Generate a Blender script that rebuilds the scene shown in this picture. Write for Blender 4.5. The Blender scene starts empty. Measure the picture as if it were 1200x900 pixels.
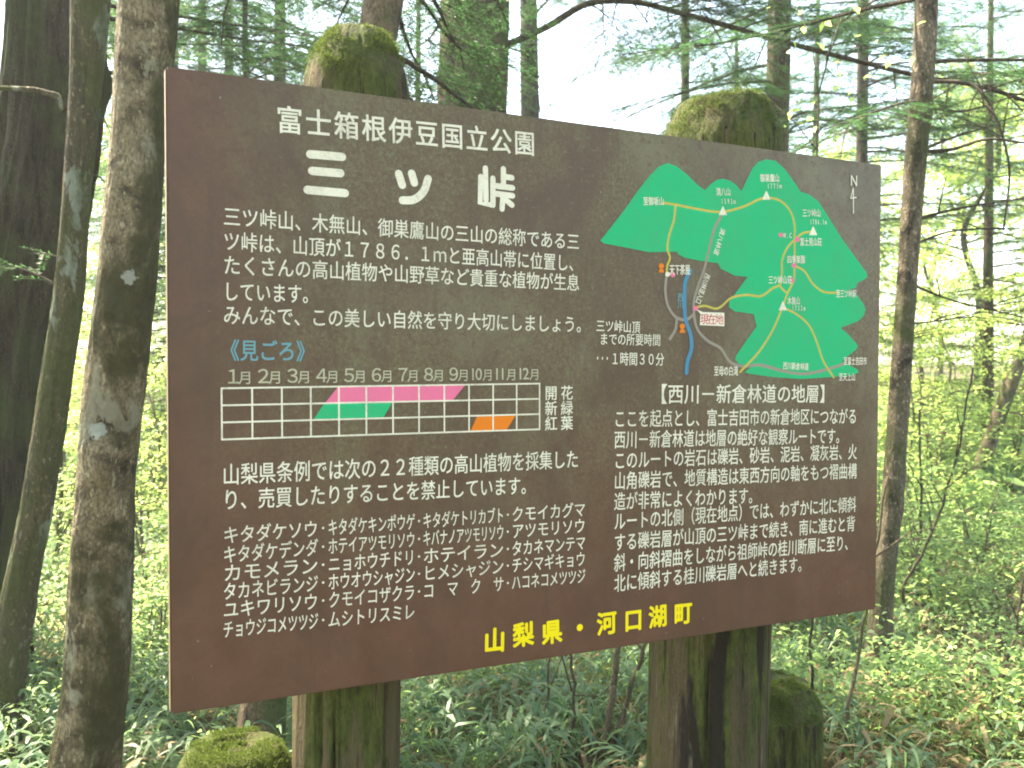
import bpy, bmesh, math, random
import numpy as np
from mathutils import Vector, Matrix, noise

# ------------------------------------------------------------------ scene, camera, sky, sun
SC = bpy.context.scene
COL = SC.collection
F = 1070.0                       # focal length in pixels of the 1200 px wide photo
PITCH = math.radians(1.16)
CAMZ = 1.5
cam_d = bpy.data.cameras.new('camera')
cam_d.sensor_fit = 'HORIZONTAL'; cam_d.sensor_width = 36.0; cam_d.lens = 36.0 * F / 1200.0
cam_d.clip_start = 0.05; cam_d.clip_end = 2000
cam_d.dof.use_dof = True; cam_d.dof.focus_distance = 2.15; cam_d.dof.aperture_fstop = 6.5
cam = bpy.data.objects.new('camera', cam_d); COL.objects.link(cam)
cam.location = (0, 0, CAMZ); cam.rotation_euler = (math.radians(90) - PITCH, 0, 0)
SC.camera = cam

SUN_EL, SUN_AZ = math.radians(56), math.radians(-52)     # azimuth from +Y towards +X: behind the sign, to the left
W = bpy.data.worlds.new('World'); SC.world = W; W.use_nodes = True
nt = W.node_tree; nt.nodes.clear()
sky = nt.nodes.new('ShaderNodeTexSky'); sky.sky_type = 'NISHITA'; sky.sun_disc = False
sky.sun_elevation = SUN_EL; sky.sun_rotation = SUN_AZ
sky.air_density = 1.0; sky.dust_density = 3.0; sky.ozone_density = 1.0; sky.altitude = 800
bg = nt.nodes.new('ShaderNodeBackground'); bg.inputs['Strength'].default_value = 0.15
wo = nt.nodes.new('ShaderNodeOutputWorld')
nt.links.new(sky.outputs[0], bg.inputs[0]); nt.links.new(bg.outputs[0], wo.inputs[0])
sun_d = bpy.data.lights.new('sun', 'SUN'); sun_d.energy = 5.0; sun_d.angle = math.radians(0.6); sun_d.color = (1.0, 0.95, 0.86)
sun = bpy.data.objects.new('sun', sun_d); COL.objects.link(sun)
sdir = Vector((math.sin(SUN_AZ) * math.cos(SUN_EL), math.cos(SUN_AZ) * math.cos(SUN_EL), math.sin(SUN_EL)))
sun.rotation_euler = sdir.to_track_quat('Z', 'Y').to_euler(); sun.location = (-6, 8, 20)
SC.view_settings.view_transform = 'Standard'; SC.view_settings.look = 'None'
SC.view_settings.gamma = 1.0; SC.view_settings.use_curve_mapping = False
SC.view_settings.exposure = 2.87
SC.view_settings.use_white_balance = True; SC.view_settings.white_balance_temperature = 7800; SC.view_settings.white_balance_tint = 6
SC.cycles.use_denoising = True
SC.cycles.max_bounces = 8; SC.cycles.diffuse_bounces = 4; SC.cycles.transmission_bounces = 4
SC.cycles.filter_width = 1.9

# ------------------------------------------------------------------ helpers
def ray(px, py):
    x, y, z = (px - 600) / F, (py - 450) / F, 1.0
    return Vector((x, z * math.cos(PITCH) - y * math.sin(PITCH), -y * math.cos(PITCH) - z * math.sin(PITCH)))
def at(px, py, Y):               # point seen at a photo pixel, Y metres in front of the camera
    d = ray(px, py); d = d * (Y / d.y)
    return Vector((d.x, d.y, CAMZ + d.z))
def ground_z(x, y):
    r = math.hypot(x, y)
    z = 0.10 * noise.noise(Vector((x * 0.25, y * 0.25, 3.1))) + 0.04 * noise.noise(Vector((x * 0.9, y * 0.9, 7.7)))
    z *= min(1.0, r / 4.0)
    z += 0.035 * max(0.0, y - 9.0)
    return z
def tag(o, label=None, cat=None, group=None, kind=None):
    if label: o['label'] = label
    if cat: o['category'] = cat
    if group: o['group'] = group
    if kind: o['kind'] = kind
    return o
def empty(name, loc, label, cat, group=None):
    o = bpy.data.objects.new(name, None); o.empty_display_size = 0.2; COL.objects.link(o)
    o.location = loc; return tag(o, label, cat, group)
def mesh_np(name, V, Fc, mat=None, parent=None, smooth=False):
    """V (n,3) array; Fc list of faces or int array (m,k)."""
    me = bpy.data.meshes.new(name)
    V = np.asarray(V, dtype=np.float32)
    if isinstance(Fc, np.ndarray):
        m, k = Fc.shape
        me.vertices.add(len(V)); me.vertices.foreach_set('co', V.ravel())
        me.loops.add(m * k); me.loops.foreach_set('vertex_index', Fc.astype(np.int32).ravel())
        me.polygons.add(m); me.polygons.foreach_set('loop_start', np.arange(0, m * k, k, dtype=np.int32))
        me.polygons.foreach_set('loop_total', np.full(m, k, dtype=np.int32))
        me.update(calc_edges=True); me.validate()
    else:
        me.from_pydata([tuple(v) for v in V.tolist()], [], [tuple(f) for f in Fc]); me.update()
    if smooth: me.polygons.foreach_set('use_smooth', np.ones(len(me.polygons), dtype=bool))
    if mat: me.materials.append(mat)
    o = bpy.data.objects.new(name, me); COL.objects.link(o)
    if parent: o.parent = parent
    return o
class MB:
    """collects vertices and faces of one mesh"""
    def __init__(s): s.v = []; s.f = []
    def add(s, vs, fs):
        b = len(s.v); s.v.extend([tuple(v) for v in vs]); s.f.extend([tuple(i + b for i in f) for f in fs])
    def tube(s, pts, radii, n=8, cap=True):
        pts = [Vector(p) for p in pts]; rings = []
        up = Vector((0.31, 0.17, 0.93))
        vs = []; fs = []
        for i, p in enumerate(pts):
            t = (pts[min(i + 1, len(pts) - 1)] - pts[max(i - 1, 0)]).normalized()
            a = t.cross(up)
            if a.length < 1e-3: a = t.cross(Vector((1, 0, 0)))
            a.normalize(); b = t.cross(a)
            for k in range(n):
                th = 2 * math.pi * k / n
                vs.append(p + (a * math.cos(th) + b * math.sin(th)) * radii[i])
        for i in range(len(pts) - 1):
            for k in range(n):
                fs.append((i * n + k, i * n + (k + 1) % n, (i + 1) * n + (k + 1) % n, (i + 1) * n + k))
        if cap:
            fs.append(tuple(range(n - 1, -1, -1))); fs.append(tuple((len(pts) - 1) * n + k for k in range(n)))
        s.add(vs, fs)
    def box(s, x0, x1, y0, y1, z0, z1):
        s.add([(x0,y0,z0),(x1,y0,z0),(x1,y1,z0),(x0,y1,z0),(x0,y0,z1),(x1,y0,z1),(x1,y1,z1),(x0,y1,z1)],
              [(0,3,2,1),(4,5,6,7),(0,1,5,4),(1,2,6,5),(2,3,7,6),(3,0,4,7)])
    def build(s, name, mat, parent=None, smooth=False):
        return mesh_np(name, s.v, s.f, mat, parent, smooth)
def spline(pts, n):
    """smooth curve through points (each a tuple of floats), n samples per span, tangents by chord length"""
    P = np.array(pts, float); m = len(P)
    if m == 2: return [tuple(P[0] + (P[1] - P[0]) * t) for t in np.linspace(0, 1, n + 1)]
    h = np.linalg.norm(np.diff(P[:, :3], axis=0), axis=1) + 1e-9; sl = np.diff(P, axis=0) / h[:, None]
    T = np.zeros_like(P); T[0] = sl[0]; T[-1] = sl[-1]
    for i in range(1, m - 1): T[i] = (sl[i - 1] * h[i] + sl[i] * h[i - 1]) / (h[i] + h[i - 1])
    out = []
    for i in range(m - 1):
        for k in range(n):
            t = k / n; t2, t3 = t * t, t ** 3
            out.append(tuple((2*t3 - 3*t2 + 1) * P[i] + (t3 - 2*t2 + t) * h[i] * T[i] + (3*t2 - 2*t3) * P[i+1] + (t3 - t2) * h[i] * T[i+1]))
    out.append(tuple(P[-1])); return out

# ------------------------------------------------------------------ materials
class NT:
    def __init__(s, name):
        s.m = bpy.data.materials.new(name); s.m.use_nodes = True; s.t = s.m.node_tree
        s.p = s.t.nodes['Principled BSDF']; s.out = s.t.nodes['Material Output']
        s.tc = s.t.nodes.new('ShaderNodeTexCoord')
    def n(s, t, **kw):
        nd = s.t.nodes.new(t)
        for k, v in kw.items():
            if k.startswith('i_'):
                key = k[2:]; key = int(key) if key.isdigit() else key
                nd.inputs[key].default_value = v
            else: setattr(nd, k, v)
        return nd
    def l(s, a, b): s.t.links.new(a, b)
    def mapping(s, scale=(1, 1, 1), loc=(0, 0, 0), src='Object'):
        mp = s.n('ShaderNodeMapping'); mp.inputs['Scale'].default_value = scale; mp.inputs['Location'].default_value = loc
        s.l(s.tc.outputs[src], mp.inputs[0]); return mp.outputs[0]
    def noise(s, scale, detail=4, rough=0.6, vec=None, dist=0.0):
        nd = s.n('ShaderNodeTexNoise'); nd.inputs['Scale'].default_value = scale; nd.inputs['Detail'].default_value = detail
        nd.inputs['Roughness'].default_value = rough; nd.inputs['Distortion'].default_value = dist
        s.l(vec if vec else s.tc.outputs['Object'], nd.inputs['Vector']); return nd.outputs['Fac']
    def ramp(s, fac, stops):
        r = s.n('ShaderNodeValToRGB'); e = r.color_ramp.elements
        while len(e) < len(stops): e.new(0.5)
        for i, (p, c) in enumerate(stops):
            e[i].position = p; e[i].color = (c, c, c, 1) if isinstance(c, (int, float)) else (*c, 1)
        s.l(fac, r.inputs[0]); return r.outputs[0]
    def mix(s, fac, a, b, mode='MIX'):
        m = s.n('ShaderNodeMix', data_type='RGBA', blend_type=mode)
        for sock, v in ((m.inputs[0], fac), (m.inputs[6], a), (m.inputs[7], b)):
            if isinstance(v, (int, float)): sock.default_value = v
            elif isinstance(v, tuple): sock.default_value = (*v, 1)
            else: s.l(v, sock)
        return m.outputs[2]
    def math(s, op, a, b=0.0):
        m = s.n('ShaderNodeMath', operation=op)
        for i, v in enumerate((a, b)):
            if isinstance(v, (int, float)): m.inputs[i].default_value = v
            else: s.l(v, m.inputs[i])
        return m.outputs[0]
    def bump(s, h, strength=0.5, dist=0.01):
        b = s.n('ShaderNodeBump'); b.inputs['Strength'].default_value = strength; b.inputs['Distance'].default_value = dist
        s.l(h, b.inputs['Height']); s.l(b.outputs[0], s.p.inputs['Normal'])
    def base(s, c, rough=0.8, spec=0.3):
        if isinstance(c, tuple): s.p.inputs['Base Color'].default_value = (*c, 1)
        else: s.l(c, s.p.inputs['Base Color'])
        if isinstance(rough, (int, float)): s.p.inputs['Roughness'].default_value = rough
        else: s.l(rough, s.p.inputs['Roughness'])
        s.p.inputs['Specular IOR Level'].default_value = spec

def mat_leaf(name, c1, c2, trans, tf=0.5, rough=0.5, spec=0.35):
    k = NT(name)
    geo = k.n('ShaderNodeNewGeometry')
    col = k.mix(geo.outputs['Random Per Island'], c1, c2)
    k.base(col, rough, spec)
    tr = k.n('ShaderNodeBsdfTranslucent')
    tcol = k.mix(geo.outputs['Random Per Island'], trans, tuple(min(1, v * 1.5) for v in trans))
    k.l(tcol, tr.inputs[0])
    mx = k.n('ShaderNodeMixShader'); mx.inputs[0].default_value = tf
    k.l(k.p.outputs[0], mx.inputs[1]); k.l(tr.outputs[0], mx.inputs[2]); k.l(mx.outputs[0], k.out.inputs[0])
    return k.m
def mat_bark(name, c1, c2, dark, moss=0.0, mossc=(0.05, 0.075, 0.015), lichen=0.0, lich=(0.36, 0.38, 0.33), zs=0.25, furrow=22, speck=0.0, off=0.0, patch=2.2):
    k = NT(name)
    vec = k.mapping((1, 1, zs), (off, off * 2, off * 3))
    flat = k.mapping((1, 1, 0.55), (off * 2, off, off))
    a = k.noise(9, 5, 0.65, vec)
    col = k.mix(k.ramp(a, [(0.3, 0.0), (0.7, 1.0)]), c1, c2)
    f = k.noise(furrow, 4, 0.6, vec, 0.6)
    col = k.mix(k.ramp(f, [(0.36, 1.0), (0.52, 0.0)]), col, dark)
    fine = k.noise(120, 3, 0.7, flat)
    col = k.mix(k.ramp(fine, [(0.36, 0.7), (0.60, 0.0)]), col, dark)
    if speck:
        sp = k.noise(75, 2, 0.5, flat)
        col = k.mix(k.ramp(sp, [(0.6, 0.0), (0.68, speck)]), col, tuple(min(0.6, v * 2.4 + 0.03) for v in c2))
    if lichen:
        ln = k.noise(5.5, 4, 0.7, flat, 0.4)
        col = k.mix(k.ramp(ln, [(0.60 - lichen * 0.2, 0.0), (0.63 - lichen * 0.2, 0.85)]), col, lich)
    if moss:
        mn = k.noise(patch, 6, 0.68, flat, 0.5)
        mm = k.ramp(mn, [(0.62 - moss * 0.32, 0.0), (0.70 - moss * 0.25, 0.92)])
        mc = k.mix(k.noise(35, 3, 0.6), tuple(v * 0.45 for v in mossc), tuple(v * 1.4 for v in mossc))
        col = k.mix(mm, col, mc)
    k.base(col, 0.88, 0.2)
    h = k.math('ADD', k.math('MULTIPLY', f, 1.2), k.math('MULTIPLY', fine, 0.5))
    k.bump(h, 1.0, 0.018)
    return k.m
def mat_plain(name, c, rough=0.5, spec=0.4, wear=0.12):
    k = NT(name)
    n = k.noise(45, 4, 0.6)
    col = k.mix(k.ramp(n, [(0.35, wear), (0.7, 0.0)]), c, tuple(v * 0.45 for v in c))
    k.base(col, rough, spec); return k.m

# ------------------------------------------------------------------ sign frame: pose of its face
def camw(v): # camera axes (right, down, forward) to world
    x, y, z = v
    return Vector((x, z * math.cos(PITCH) - y * math.sin(PITCH), -y * math.cos(PITCH) - z * math.sin(PITCH)))
EU = camw((0.90285, -0.00458, 0.42993)).normalized()
EV = camw((-0.00458, 0.99978, 0.02026)); EV = (EV - EU * EV.dot(EU)).normalized()
EN = EU.cross(EV).normalized()                 # points away from the camera
if EN.y < 0: EN = -EN
TL = camw((-0.63253, -0.58273, 1.67472)) + Vector((0, 0, CAMZ))
BASE_V = 2.05                                   # metres below the top left corner where the posts meet the ground
ORG = TL + EU * 0.9 + EV * BASE_V
SIGNM = Matrix((( EU.x, EN.x, -EV.x, ORG.x), (EU.y, EN.y, -EV.y, ORG.y), (EU.z, EN.z, -EV.z, ORG.z), (0, 0, 0, 1)))
def S(px, py, off=0.0):          # point of the sign face (sign coordinates x right, z up) at a measured photo pixel
    d = ray(px, py); o = Vector((0, 0, CAMZ))
    t = (TL - o).dot(EN) / d.dot(EN)
    q = o + d * t - ORG
    return np.array([q.dot(EU), -q.dot(EV)])

# --- sign materials
def mat_board():
    k = NT('brown_painted_board')
    sep = k.n('ShaderNodeSeparateXYZ'); k.l(k.tc.outputs['Object'], sep.inputs[0])
    big = k.noise(2.3, 4, 0.6, None, 0.3); mid = k.noise(13, 5, 0.7); fine = k.noise(150, 3, 0.75)
    streak = k.noise(5, 3, 0.6, k.mapping((3.0, 1, 0.25)))
    base = k.mix(k.ramp(mid, [(0.3, 0.0), (0.7, 1.0)]), (0.092, 0.040, 0.026), (0.124, 0.058, 0.038))
    # grey-green film: algae, dust and painted sky sheen; thin near left rim and bottom
    mx = k.n('ShaderNodeMapRange', i_1=-0.90, i_2=-0.62); k.l(sep.outputs[0], mx.inputs[0])
    mz = k.n('ShaderNodeMapRange', i_1=0.98, i_2=1.42); k.l(sep.outputs[2], mz.inputs[0])
    edge = k.math('MULTIPLY', mx.outputs[0], mz.outputs[0])
    den = k.math('MULTIPLY', edge, k.ramp(big, [(0.25, 0.7), (0.6, 1.0)]))
    spk = k.ramp(fine, [(0.38, 0.45), (0.58, 1.0)])
    den = k.math('MULTIPLY', den, k.math('MULTIPLY', spk, k.ramp(mid, [(0.30, 0.55), (0.55, 1.0)])))
    den = k.math('MULTIPLY', den, k.ramp(streak, [(0.3, 0.75), (0.6, 1.0)]))
    film = k.mix(k.ramp(k.noise(110, 4, 0.8, k.mapping((1, 1, 1), (3, 1, 7))), [(0.36, 0.0), (0.64, 1.0)]), (0.062, 0.050, 0.024), (0.165, 0.148, 0.078))
    col = k.mix(k.math('MULTIPLY', den, 0.95), base, film)
    blot = k.ramp(k.noise(4.2, 5, 0.7, k.mapping((1, 1, 0.7), (8, 3, 1)), 0.6), [(0.46, 0.0), (0.62, 0.75)])
    col = k.mix(blot, col, (0.075, 0.040, 0.026))
    pale = k.ramp(k.noise(3.1, 5, 0.65, k.mapping((1, 1, 0.8), (1, 5, 4)), 0.5), [(0.5, 0.0), (0.68, 0.55)])
    col = k.mix(k.math('MULTIPLY', pale, edge), col, (0.155, 0.142, 0.085))
    drip = k.ramp(k.noise(26, 3, 0.6, k.mapping((1, 1, 0.06), (2, 1, 3))), [(0.58, 0.0), (0.72, 0.35)])
    col = k.mix(drip, col, (0.060, 0.036, 0.024))
    # thin dark crawling stains
    vo = k.n('ShaderNodeTexVoronoi', feature='DISTANCE_TO_EDGE', i_Scale=14.0)
    wv = k.n('ShaderNodeVectorMath', operation='ADD')
    nz = k.n('ShaderNodeTexNoise'); nz.inputs['Scale'].default_value = 9; k.l(k.tc.outputs['Object'], nz.inputs[0])
    sc = k.n('ShaderNodeVectorMath', operation='SCALE'); sc.inputs['Scale'].default_value = 0.12; k.l(nz.outputs['Color'], sc.inputs[0])
    k.l(k.tc.outputs['Object'], wv.inputs[0]); k.l(sc.outputs[0], wv.inputs[1]); k.l(wv.outputs[0], vo.inputs['Vector'])
    vein = k.ramp(vo.outputs[0], [(0.0, 1.0), (0.07, 0.0)])
    vm = k.math('MULTIPLY', vein, k.ramp(k.noise(1.7, 3, 0.6, k.mapping((1, 1, 1), (5, 1, 2))), [(0.5, 0.0), (0.62, 0.4)]))
    vx = k.n('ShaderNodeMapRange', i_1=0.3, i_2=0.75); k.l(sep.outputs[0], vx.inputs[0]); vm = k.math('MULTIPLY', vm, vx.outputs[0])
    col = k.mix(vm, col, (0.06, 0.028, 0.020))
    red = k.ramp(k.noise(48, 4, 0.75, k.mapping((1, 1, 1), (1, 6, 2))), [(0.54, 0.0), (0.64, 0.7)])
    col = k.mix(red, col, (0.088, 0.040, 0.030))
    grn = k.ramp(k.noise(70, 3, 0.7, k.mapping((1, 1, 1), (9, 6, 2))), [(0.58, 0.0), (0.68, 0.4)])
    col = k.mix(k.math('MULTIPLY', grn, edge), col, (0.165, 0.155, 0.085))
    dots = k.ramp(k.noise(95, 1, 0.4, k.mapping((1, 1, 1), (2, 2, 8))), [(0.76, 0.0), (0.79, 0.5)])
    col = k.mix(dots, col, (0.25, 0.24, 0.19))
    k.base(col, k.ramp(mid, [(0.3, 0.28), (0.7, 0.45)]), 0.3)
    k.bump(k.math('ADD', fine, k.math('MULTIPLY', mid, 2.0)), 0.12, 0.002)
    return k.m
def mat_ink(name, c, film=0.35):
    """printed colour under the same film of dust"""
    k = NT(name)
    fine = k.noise(150, 3, 0.75); mid = k.noise(9, 5, 0.7)
    f = k.math('MULTIPLY', k.ramp(fine, [(0.38, 0.2), (0.65, 1.0)]), k.ramp(mid, [(0.4, 0.0), (0.68, film)]))
    col = k.mix(f, c, (0.16, 0.14, 0.09))
    chip = k.ramp(k.noise(260, 3, 0.8), [(0.64, 0.0), (0.69, min(1.0, film * 1.5))])
    col = k.mix(chip, col, (0.11, 0.085, 0.05))
    k.base(col, 0.6, 0.06); return k.m
M = {}
M['board'] = mat_board()
M['edge'] = mat_plain('cream_edge_paint', (0.20, 0.15, 0.09), 0.7, 0.2, 0.7)
M['white'] = mat_ink('cream_white_ink', (0.74, 0.69, 0.57), 0.55)
M['dim'] = mat_ink('faded_cream_ink', (0.46, 0.43, 0.31), 0.6)
M['yellow'] = mat_ink('yellow_ink', (0.80, 0.62, 0.02), 0.1)
M['green'] = mat_ink('green_ink', (0.0, 0.40, 0.175), 0.28)
M['pink'] = mat_ink('pink_ink', (0.74, 0.16, 0.29), 0.2)
M['orange'] = mat_ink('orange_ink', (0.72, 0.19, 0.02), 0.15)
M['blue'] = mat_ink('blue_ink', (0.055, 0.22, 0.36), 0.2)
M['paleblue'] = mat_ink('pale_blue_ink', (0.13, 0.31, 0.36), 0.3)
M['trail'] = mat_ink('ochre_trail_ink', (0.48, 0.40, 0.09), 0.2)
M['road'] = mat_ink('grey_road_ink', (0.28, 0.24, 0.20), 0.2)
M['red'] = mat_ink('red_ink', (0.50, 0.06, 0.07), 0.1)

# ------------------------------------------------------------------ the sign
sign = empty('information_sign', ORG, 'wide brown board with white Japanese text and green trail map on two log posts', 'sign')
sign.matrix_world = SIGNM
cTL, cTR, cBR, cBL = S(194, 77), S(1034, 193), S(1027, 714), S(200, 838)
TH = 0.035
bm = bmesh.new()
fr = [bm.verts.new((c[0], 0, c[1])) for c in (cTL, cBL, cBR, cTR)]
bk = [bm.verts.new((c[0], TH, c[1])) for c in (cTL, cBL, cBR, cTR)]
bm.faces.new(fr); bm.faces.new(bk[::-1])
for i in range(4): bm.faces.new((fr[i], bk[i], bk[(i + 1) % 4], fr[(i + 1) % 4]))
bmesh.ops.recalc_face_normals(bm, faces=bm.faces)
bmesh.ops.bevel(bm, geom=[e for e in bm.edges], offset=0.004, segments=2, affect='EDGES')
me = bpy.data.meshes.new('panel')
bm.to_mesh(me); bm.free()
me.materials.append(M['board']); me.materials.append(M['edge'])
for p in me.polygons: p.material_index = 0 if p.normal.y < -0.9 else 1
board = bpy.data.objects.new('panel', me); COL.objects.link(board); board.parent = sign

LAYER = [0.0012]
def depth():
    LAYER[0] += 0.00001; return -LAYER[0]
# glyphs come from Blender's own font; heavier lettering is the same glyph printed several times a hair apart
GLY = {}
def glyph(ch, bold=0):
    if ch not in GLY:
        c = bpy.data.curves.new('glyph', 'FONT'); c.body = ch; c.size = 1.0; c.resolution_u = 3
        o = bpy.data.objects.new('glyph', c); COL.objects.link(o)
        dg = bpy.context.evaluated_depsgraph_get()
        m = bpy.data.meshes.new_from_object(o.evaluated_get(dg))
        v = np.array([(q.co.x, q.co.y) for q in m.vertices]) if len(m.vertices) else np.zeros((0, 2))
        f = [tuple(p.vertices) for p in m.polygons]
        bpy.data.objects.remove(o); bpy.data.curves.remove(c); bpy.data.meshes.remove(m)
        GLY[ch] = (v, f)
    return GLY[ch]
def emit(V, Fs, v, f, P, d, nrm, cx, hw, h, y, bold):
    u = (v[:, 0] - cx) * hw; w = (v[:, 1] - 0.385) * h
    offs = [(0, 0)] if bold <= 0 else [(bold * math.cos(a), bold * math.sin(a)) for a in np.linspace(0.785, 7.07, 4 if bold < 0.02 else 8, endpoint=False)]
    for q, (ox, oy) in enumerate(offs):
        pts = P + np.outer(u + ox * h, d) + np.outer(w + oy * h, nrm); k = len(V)
        V.extend([(p[0], y - 0.00002 * q, p[1]) for p in pts]); Fs.extend([tuple(j + k for j in r) for r in f])
def lettering(name, items, mat, bold=0.012):
    """items: (text, left centre pixel, right centre pixel, em height in metres[, width factor]); one mesh per line"""
    for it in items:
        V = []; Fs = []; y = depth()
        txt, a, b, h = it[:4]
        A, B = S(*a), S(*b)
        d = B - A; L = np.linalg.norm(d); d /= L; nrm = np.array([-d[1], d[0]])
        n = len(txt); pitch = L / n; hw = min(pitch * 1.0, h * 1.15) if len(it) < 5 else it[4] * h
        for i, ch in enumerate(txt):
            if ch in ' 　': continue
            v, f = glyph(ch)
            if not len(v): continue
            cx = 0.5 if ord(ch) > 255 else (v[:, 0].min() + v[:, 0].max()) / 2
            emit(V, Fs, v, f, A + d * (pitch * (i + 0.5)), d, nrm, cx, hw, h, y, bold)
        mesh_np(name, V, Fs, mat, board)
def stroke_mesh(mb, pts, w, y, caps=True, smooth=6):
    """one rounded stroke of width w along sign-plane points"""
    if smooth and len(pts) > 2: pts = spline(pts, smooth)
    pts = [np.array(p, float) for p in pts]
    Lf, Rt = [], []
    for i, p in enumerate(pts):
        t = pts[min(i + 1, len(pts) - 1)] - pts[max(i - 1, 0)]; t = t / (np.linalg.norm(t) + 1e-9)
        q = np.array([-t[1], t[0]]); Lf.append(p + q * w / 2); Rt.append(p - q * w / 2)
    def cap(p, t, sgn):
        a0 = math.atan2(t[1], t[0]) + sgn * math.pi / 2
        return [p + w / 2 * np.array([math.cos(a0 - sgn * math.pi * k / 8), math.sin(a0 - sgn * math.pi * k / 8)]) for k in range(1, 8)]
    n = len(pts)
    vs = [(v[0], y, v[1]) for v in Lf + Rt]
    fs = [(i, i + 1, n + i + 1, n + i) for i in range(n - 1)]
    if caps:
        t = pts[-1] - pts[-2]; ring = cap(pts[-1], t, 1); b = len(vs); vs += [(v[0], y, v[1]) for v in ring]
        fs.append(tuple([n - 1] + list(range(b, b + 7)) + [2 * n - 1]))
        t = pts[0] - pts[1]; ring = cap(pts[0], t, 1); b = len(vs); vs += [(v[0], y, v[1]) for v in ring]
        fs.append(tuple([n] + list(range(b, b + 7)) + [0]))
    mb.add(vs, fs)
def strokes(name, lines, w, mat, caps=True, smooth=6, join=False):
    mb = MB()
    for ln in lines:
        stroke_mesh(mb, [tuple(S(*p)) for p in ln], w, depth(), caps, smooth)
        if not join: mb.build(name, mat, board); mb = MB()
    if join: mb.build(name, mat, board)
def shape(name, polys, mat, join=False):
    from mathutils.geometry import tessellate_polygon
    V = []; Fs = []
    for poly in polys:
        y = depth(); q = [S(*p) for p in poly]; k = len(V)
        V += [(p[0], y, p[1]) for p in q]
        for t in tessellate_polygon([[Vector((p[0], p[1], 0)) for p in q]]):
            a, b, c = (q[i] for i in t)
            if (b[0]-a[0])*(c[1]-a[1]) - (b[1]-a[1])*(c[0]-a[0]) < 0: t = (t[0], t[2], t[1])
            Fs.append(tuple(i + k for i in t))
        if not join: mesh_np(name, V, Fs, mat, board); V = []; Fs = []
    if join: mesh_np(name, V, Fs, mat, board)

# heading and title
lettering('heading_lettering', [('富士箱根伊豆国立公園', (322, 139), (628, 169), 0.056, 0.94)], M['white'], 0.017)
def C1(x, y): return (240 + x / 2.6087, 100 + y / 2.6087)      # pixel of an enlarged view of the photo
TT = [[(322, 211), (419, 219)], [(328, 262), (414, 269)], [(314, 320), (428, 330)],
      [(592, 271), (603, 305)], [(632, 270), (640, 298)], [(682, 286), (668, 325), (637, 350), (604, 352)],
      [(843, 280), (841, 360), (880, 366)], [(857, 254), (859, 350)], [(880, 285), (880, 366)],
      [(912, 256), (912, 308)], [(912, 279), (938, 283)], [(892, 308), (940, 314)], [(892, 332), (940, 338)], [(911, 334), (908, 378)], [(914, 346), (938, 366)]]
for rng_ in ((0, 3), (3, 6), (6, 15)):
    mb = MB()
    for i in range(*rng_): stroke_mesh(mb, [tuple(S(*C1(*p))) for p in TT[i]], 0.0165 if i < 6 else 0.0125, depth(), True, 0 if i == 6 else 6)
    mb.build('title_lettering', M['white'], board)
# left column paragraphs
hL = 0.040
lettering('paragraph_lettering', [
    ('三ツ峠山、木無山、御巣鷹山の三山の総称である三', (261, 253), (679, 283.5), hL),
    ('ツ峠は、山頂が１７８６．１ｍと亜高山帯に位置し、', (261, 282), (681, 309), hL),
    ('たくさんの高山植物や山野草など貴重な植物が生息', (261, 310), (679, 331.5), hL),
    ('しています。', (261, 341), (372, 345), hL),
    ('みんなで、この美しい自然を守り大切にしましょう。', (261, 368.5), (690, 380.5), hL)], M['white'], 0.007)
lettering('season_heading_lettering', [('《見ごろ》', (258, 410), (368, 411.5), 0.043)], M['paleblue'], 0.014)
# calendar
gTL, gTR, gBR, gBL = (259.5, 455), (632, 449.5), (632, 503), (260, 515)
def G(u, v):
    a = np.array(S(*gTL)); b = np.array(S(*gTR)); c = np.array(S(*gBR)); d = np.array(S(*gBL))
    return (a * (1 - u) + b * u) * (1 - v) + (d * (1 - u) + c * u) * v
def Gpoly(name, quad, mat):
    bm = bmesh.new(); y = depth()
    vs = [bm.verts.new((q[0], y, q[1])) for q in (G(*p) for p in quad)]
    bm.faces.new(vs); me = bpy.data.meshes.new(name); bm.to_mesh(me); bm.free(); me.materials.append(mat)
    o = bpy.data.objects.new(name, me); COL.objects.link(o); o.parent = board
bl = [(245, 52), (0, 0)]
def GI(px, py):                                   # grid coordinates of a photo pixel
    q = S(px, py); a = G(0, 0); b = G(1, 0); d = G(0, 1)
    u = np.dot(q - a, b - a) / np.dot(b - a, b - a); v = np.dot(q - a, d - a) / np.dot(d - a, d - a); return u, v
def C2(x, y): return (240 + x / 2.6087, 380 + y / 2.6087)
def bar(name, xs, r, mat):                        # xs: top left, top right, bottom right, bottom left (u only)
    Gpoly(name, [(GI(*C2(*xs[0]))[0], r / 3 + .01), (GI(*C2(*xs[1]))[0], r / 3 + .01), (GI(*C2(*xs[2]))[0], (r + 1) / 3 - .01), (GI(*C2(*xs[3]))[0], (r + 1) / 3 - .01)], mat)
bar('flowering_bar', [(406, 196), (795, 190), (758, 236), (368, 243)], 0, M['pink'])
bar('leafing_bar', [(364, 245), (572, 245), (545, 288), (332, 294)], 1, M['green'])
bar('autumn_bar', [(832, 284), (950, 282), (922, 322), (812, 324)], 2, M['orange'])
mb = MB()
for i in range(13): stroke_mesh(mb, [tuple(G(i / 12, -0.01)), tuple(G(i / 12, 1.01))], 0.0034, depth(), False)
for j in range(4): stroke_mesh(mb, [tuple(G(-0.002, j / 3)), tuple(G(1.002, j / 3))], 0.0034, depth(), False)
mb.build('calendar_grid', M['white'], board)
def month_items():
    V = []
    for i in range(12):
        num = '１２３４５６７８９'[i] if i < 9 else str(i + 1)
        V.append((num, i))
    return V
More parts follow.
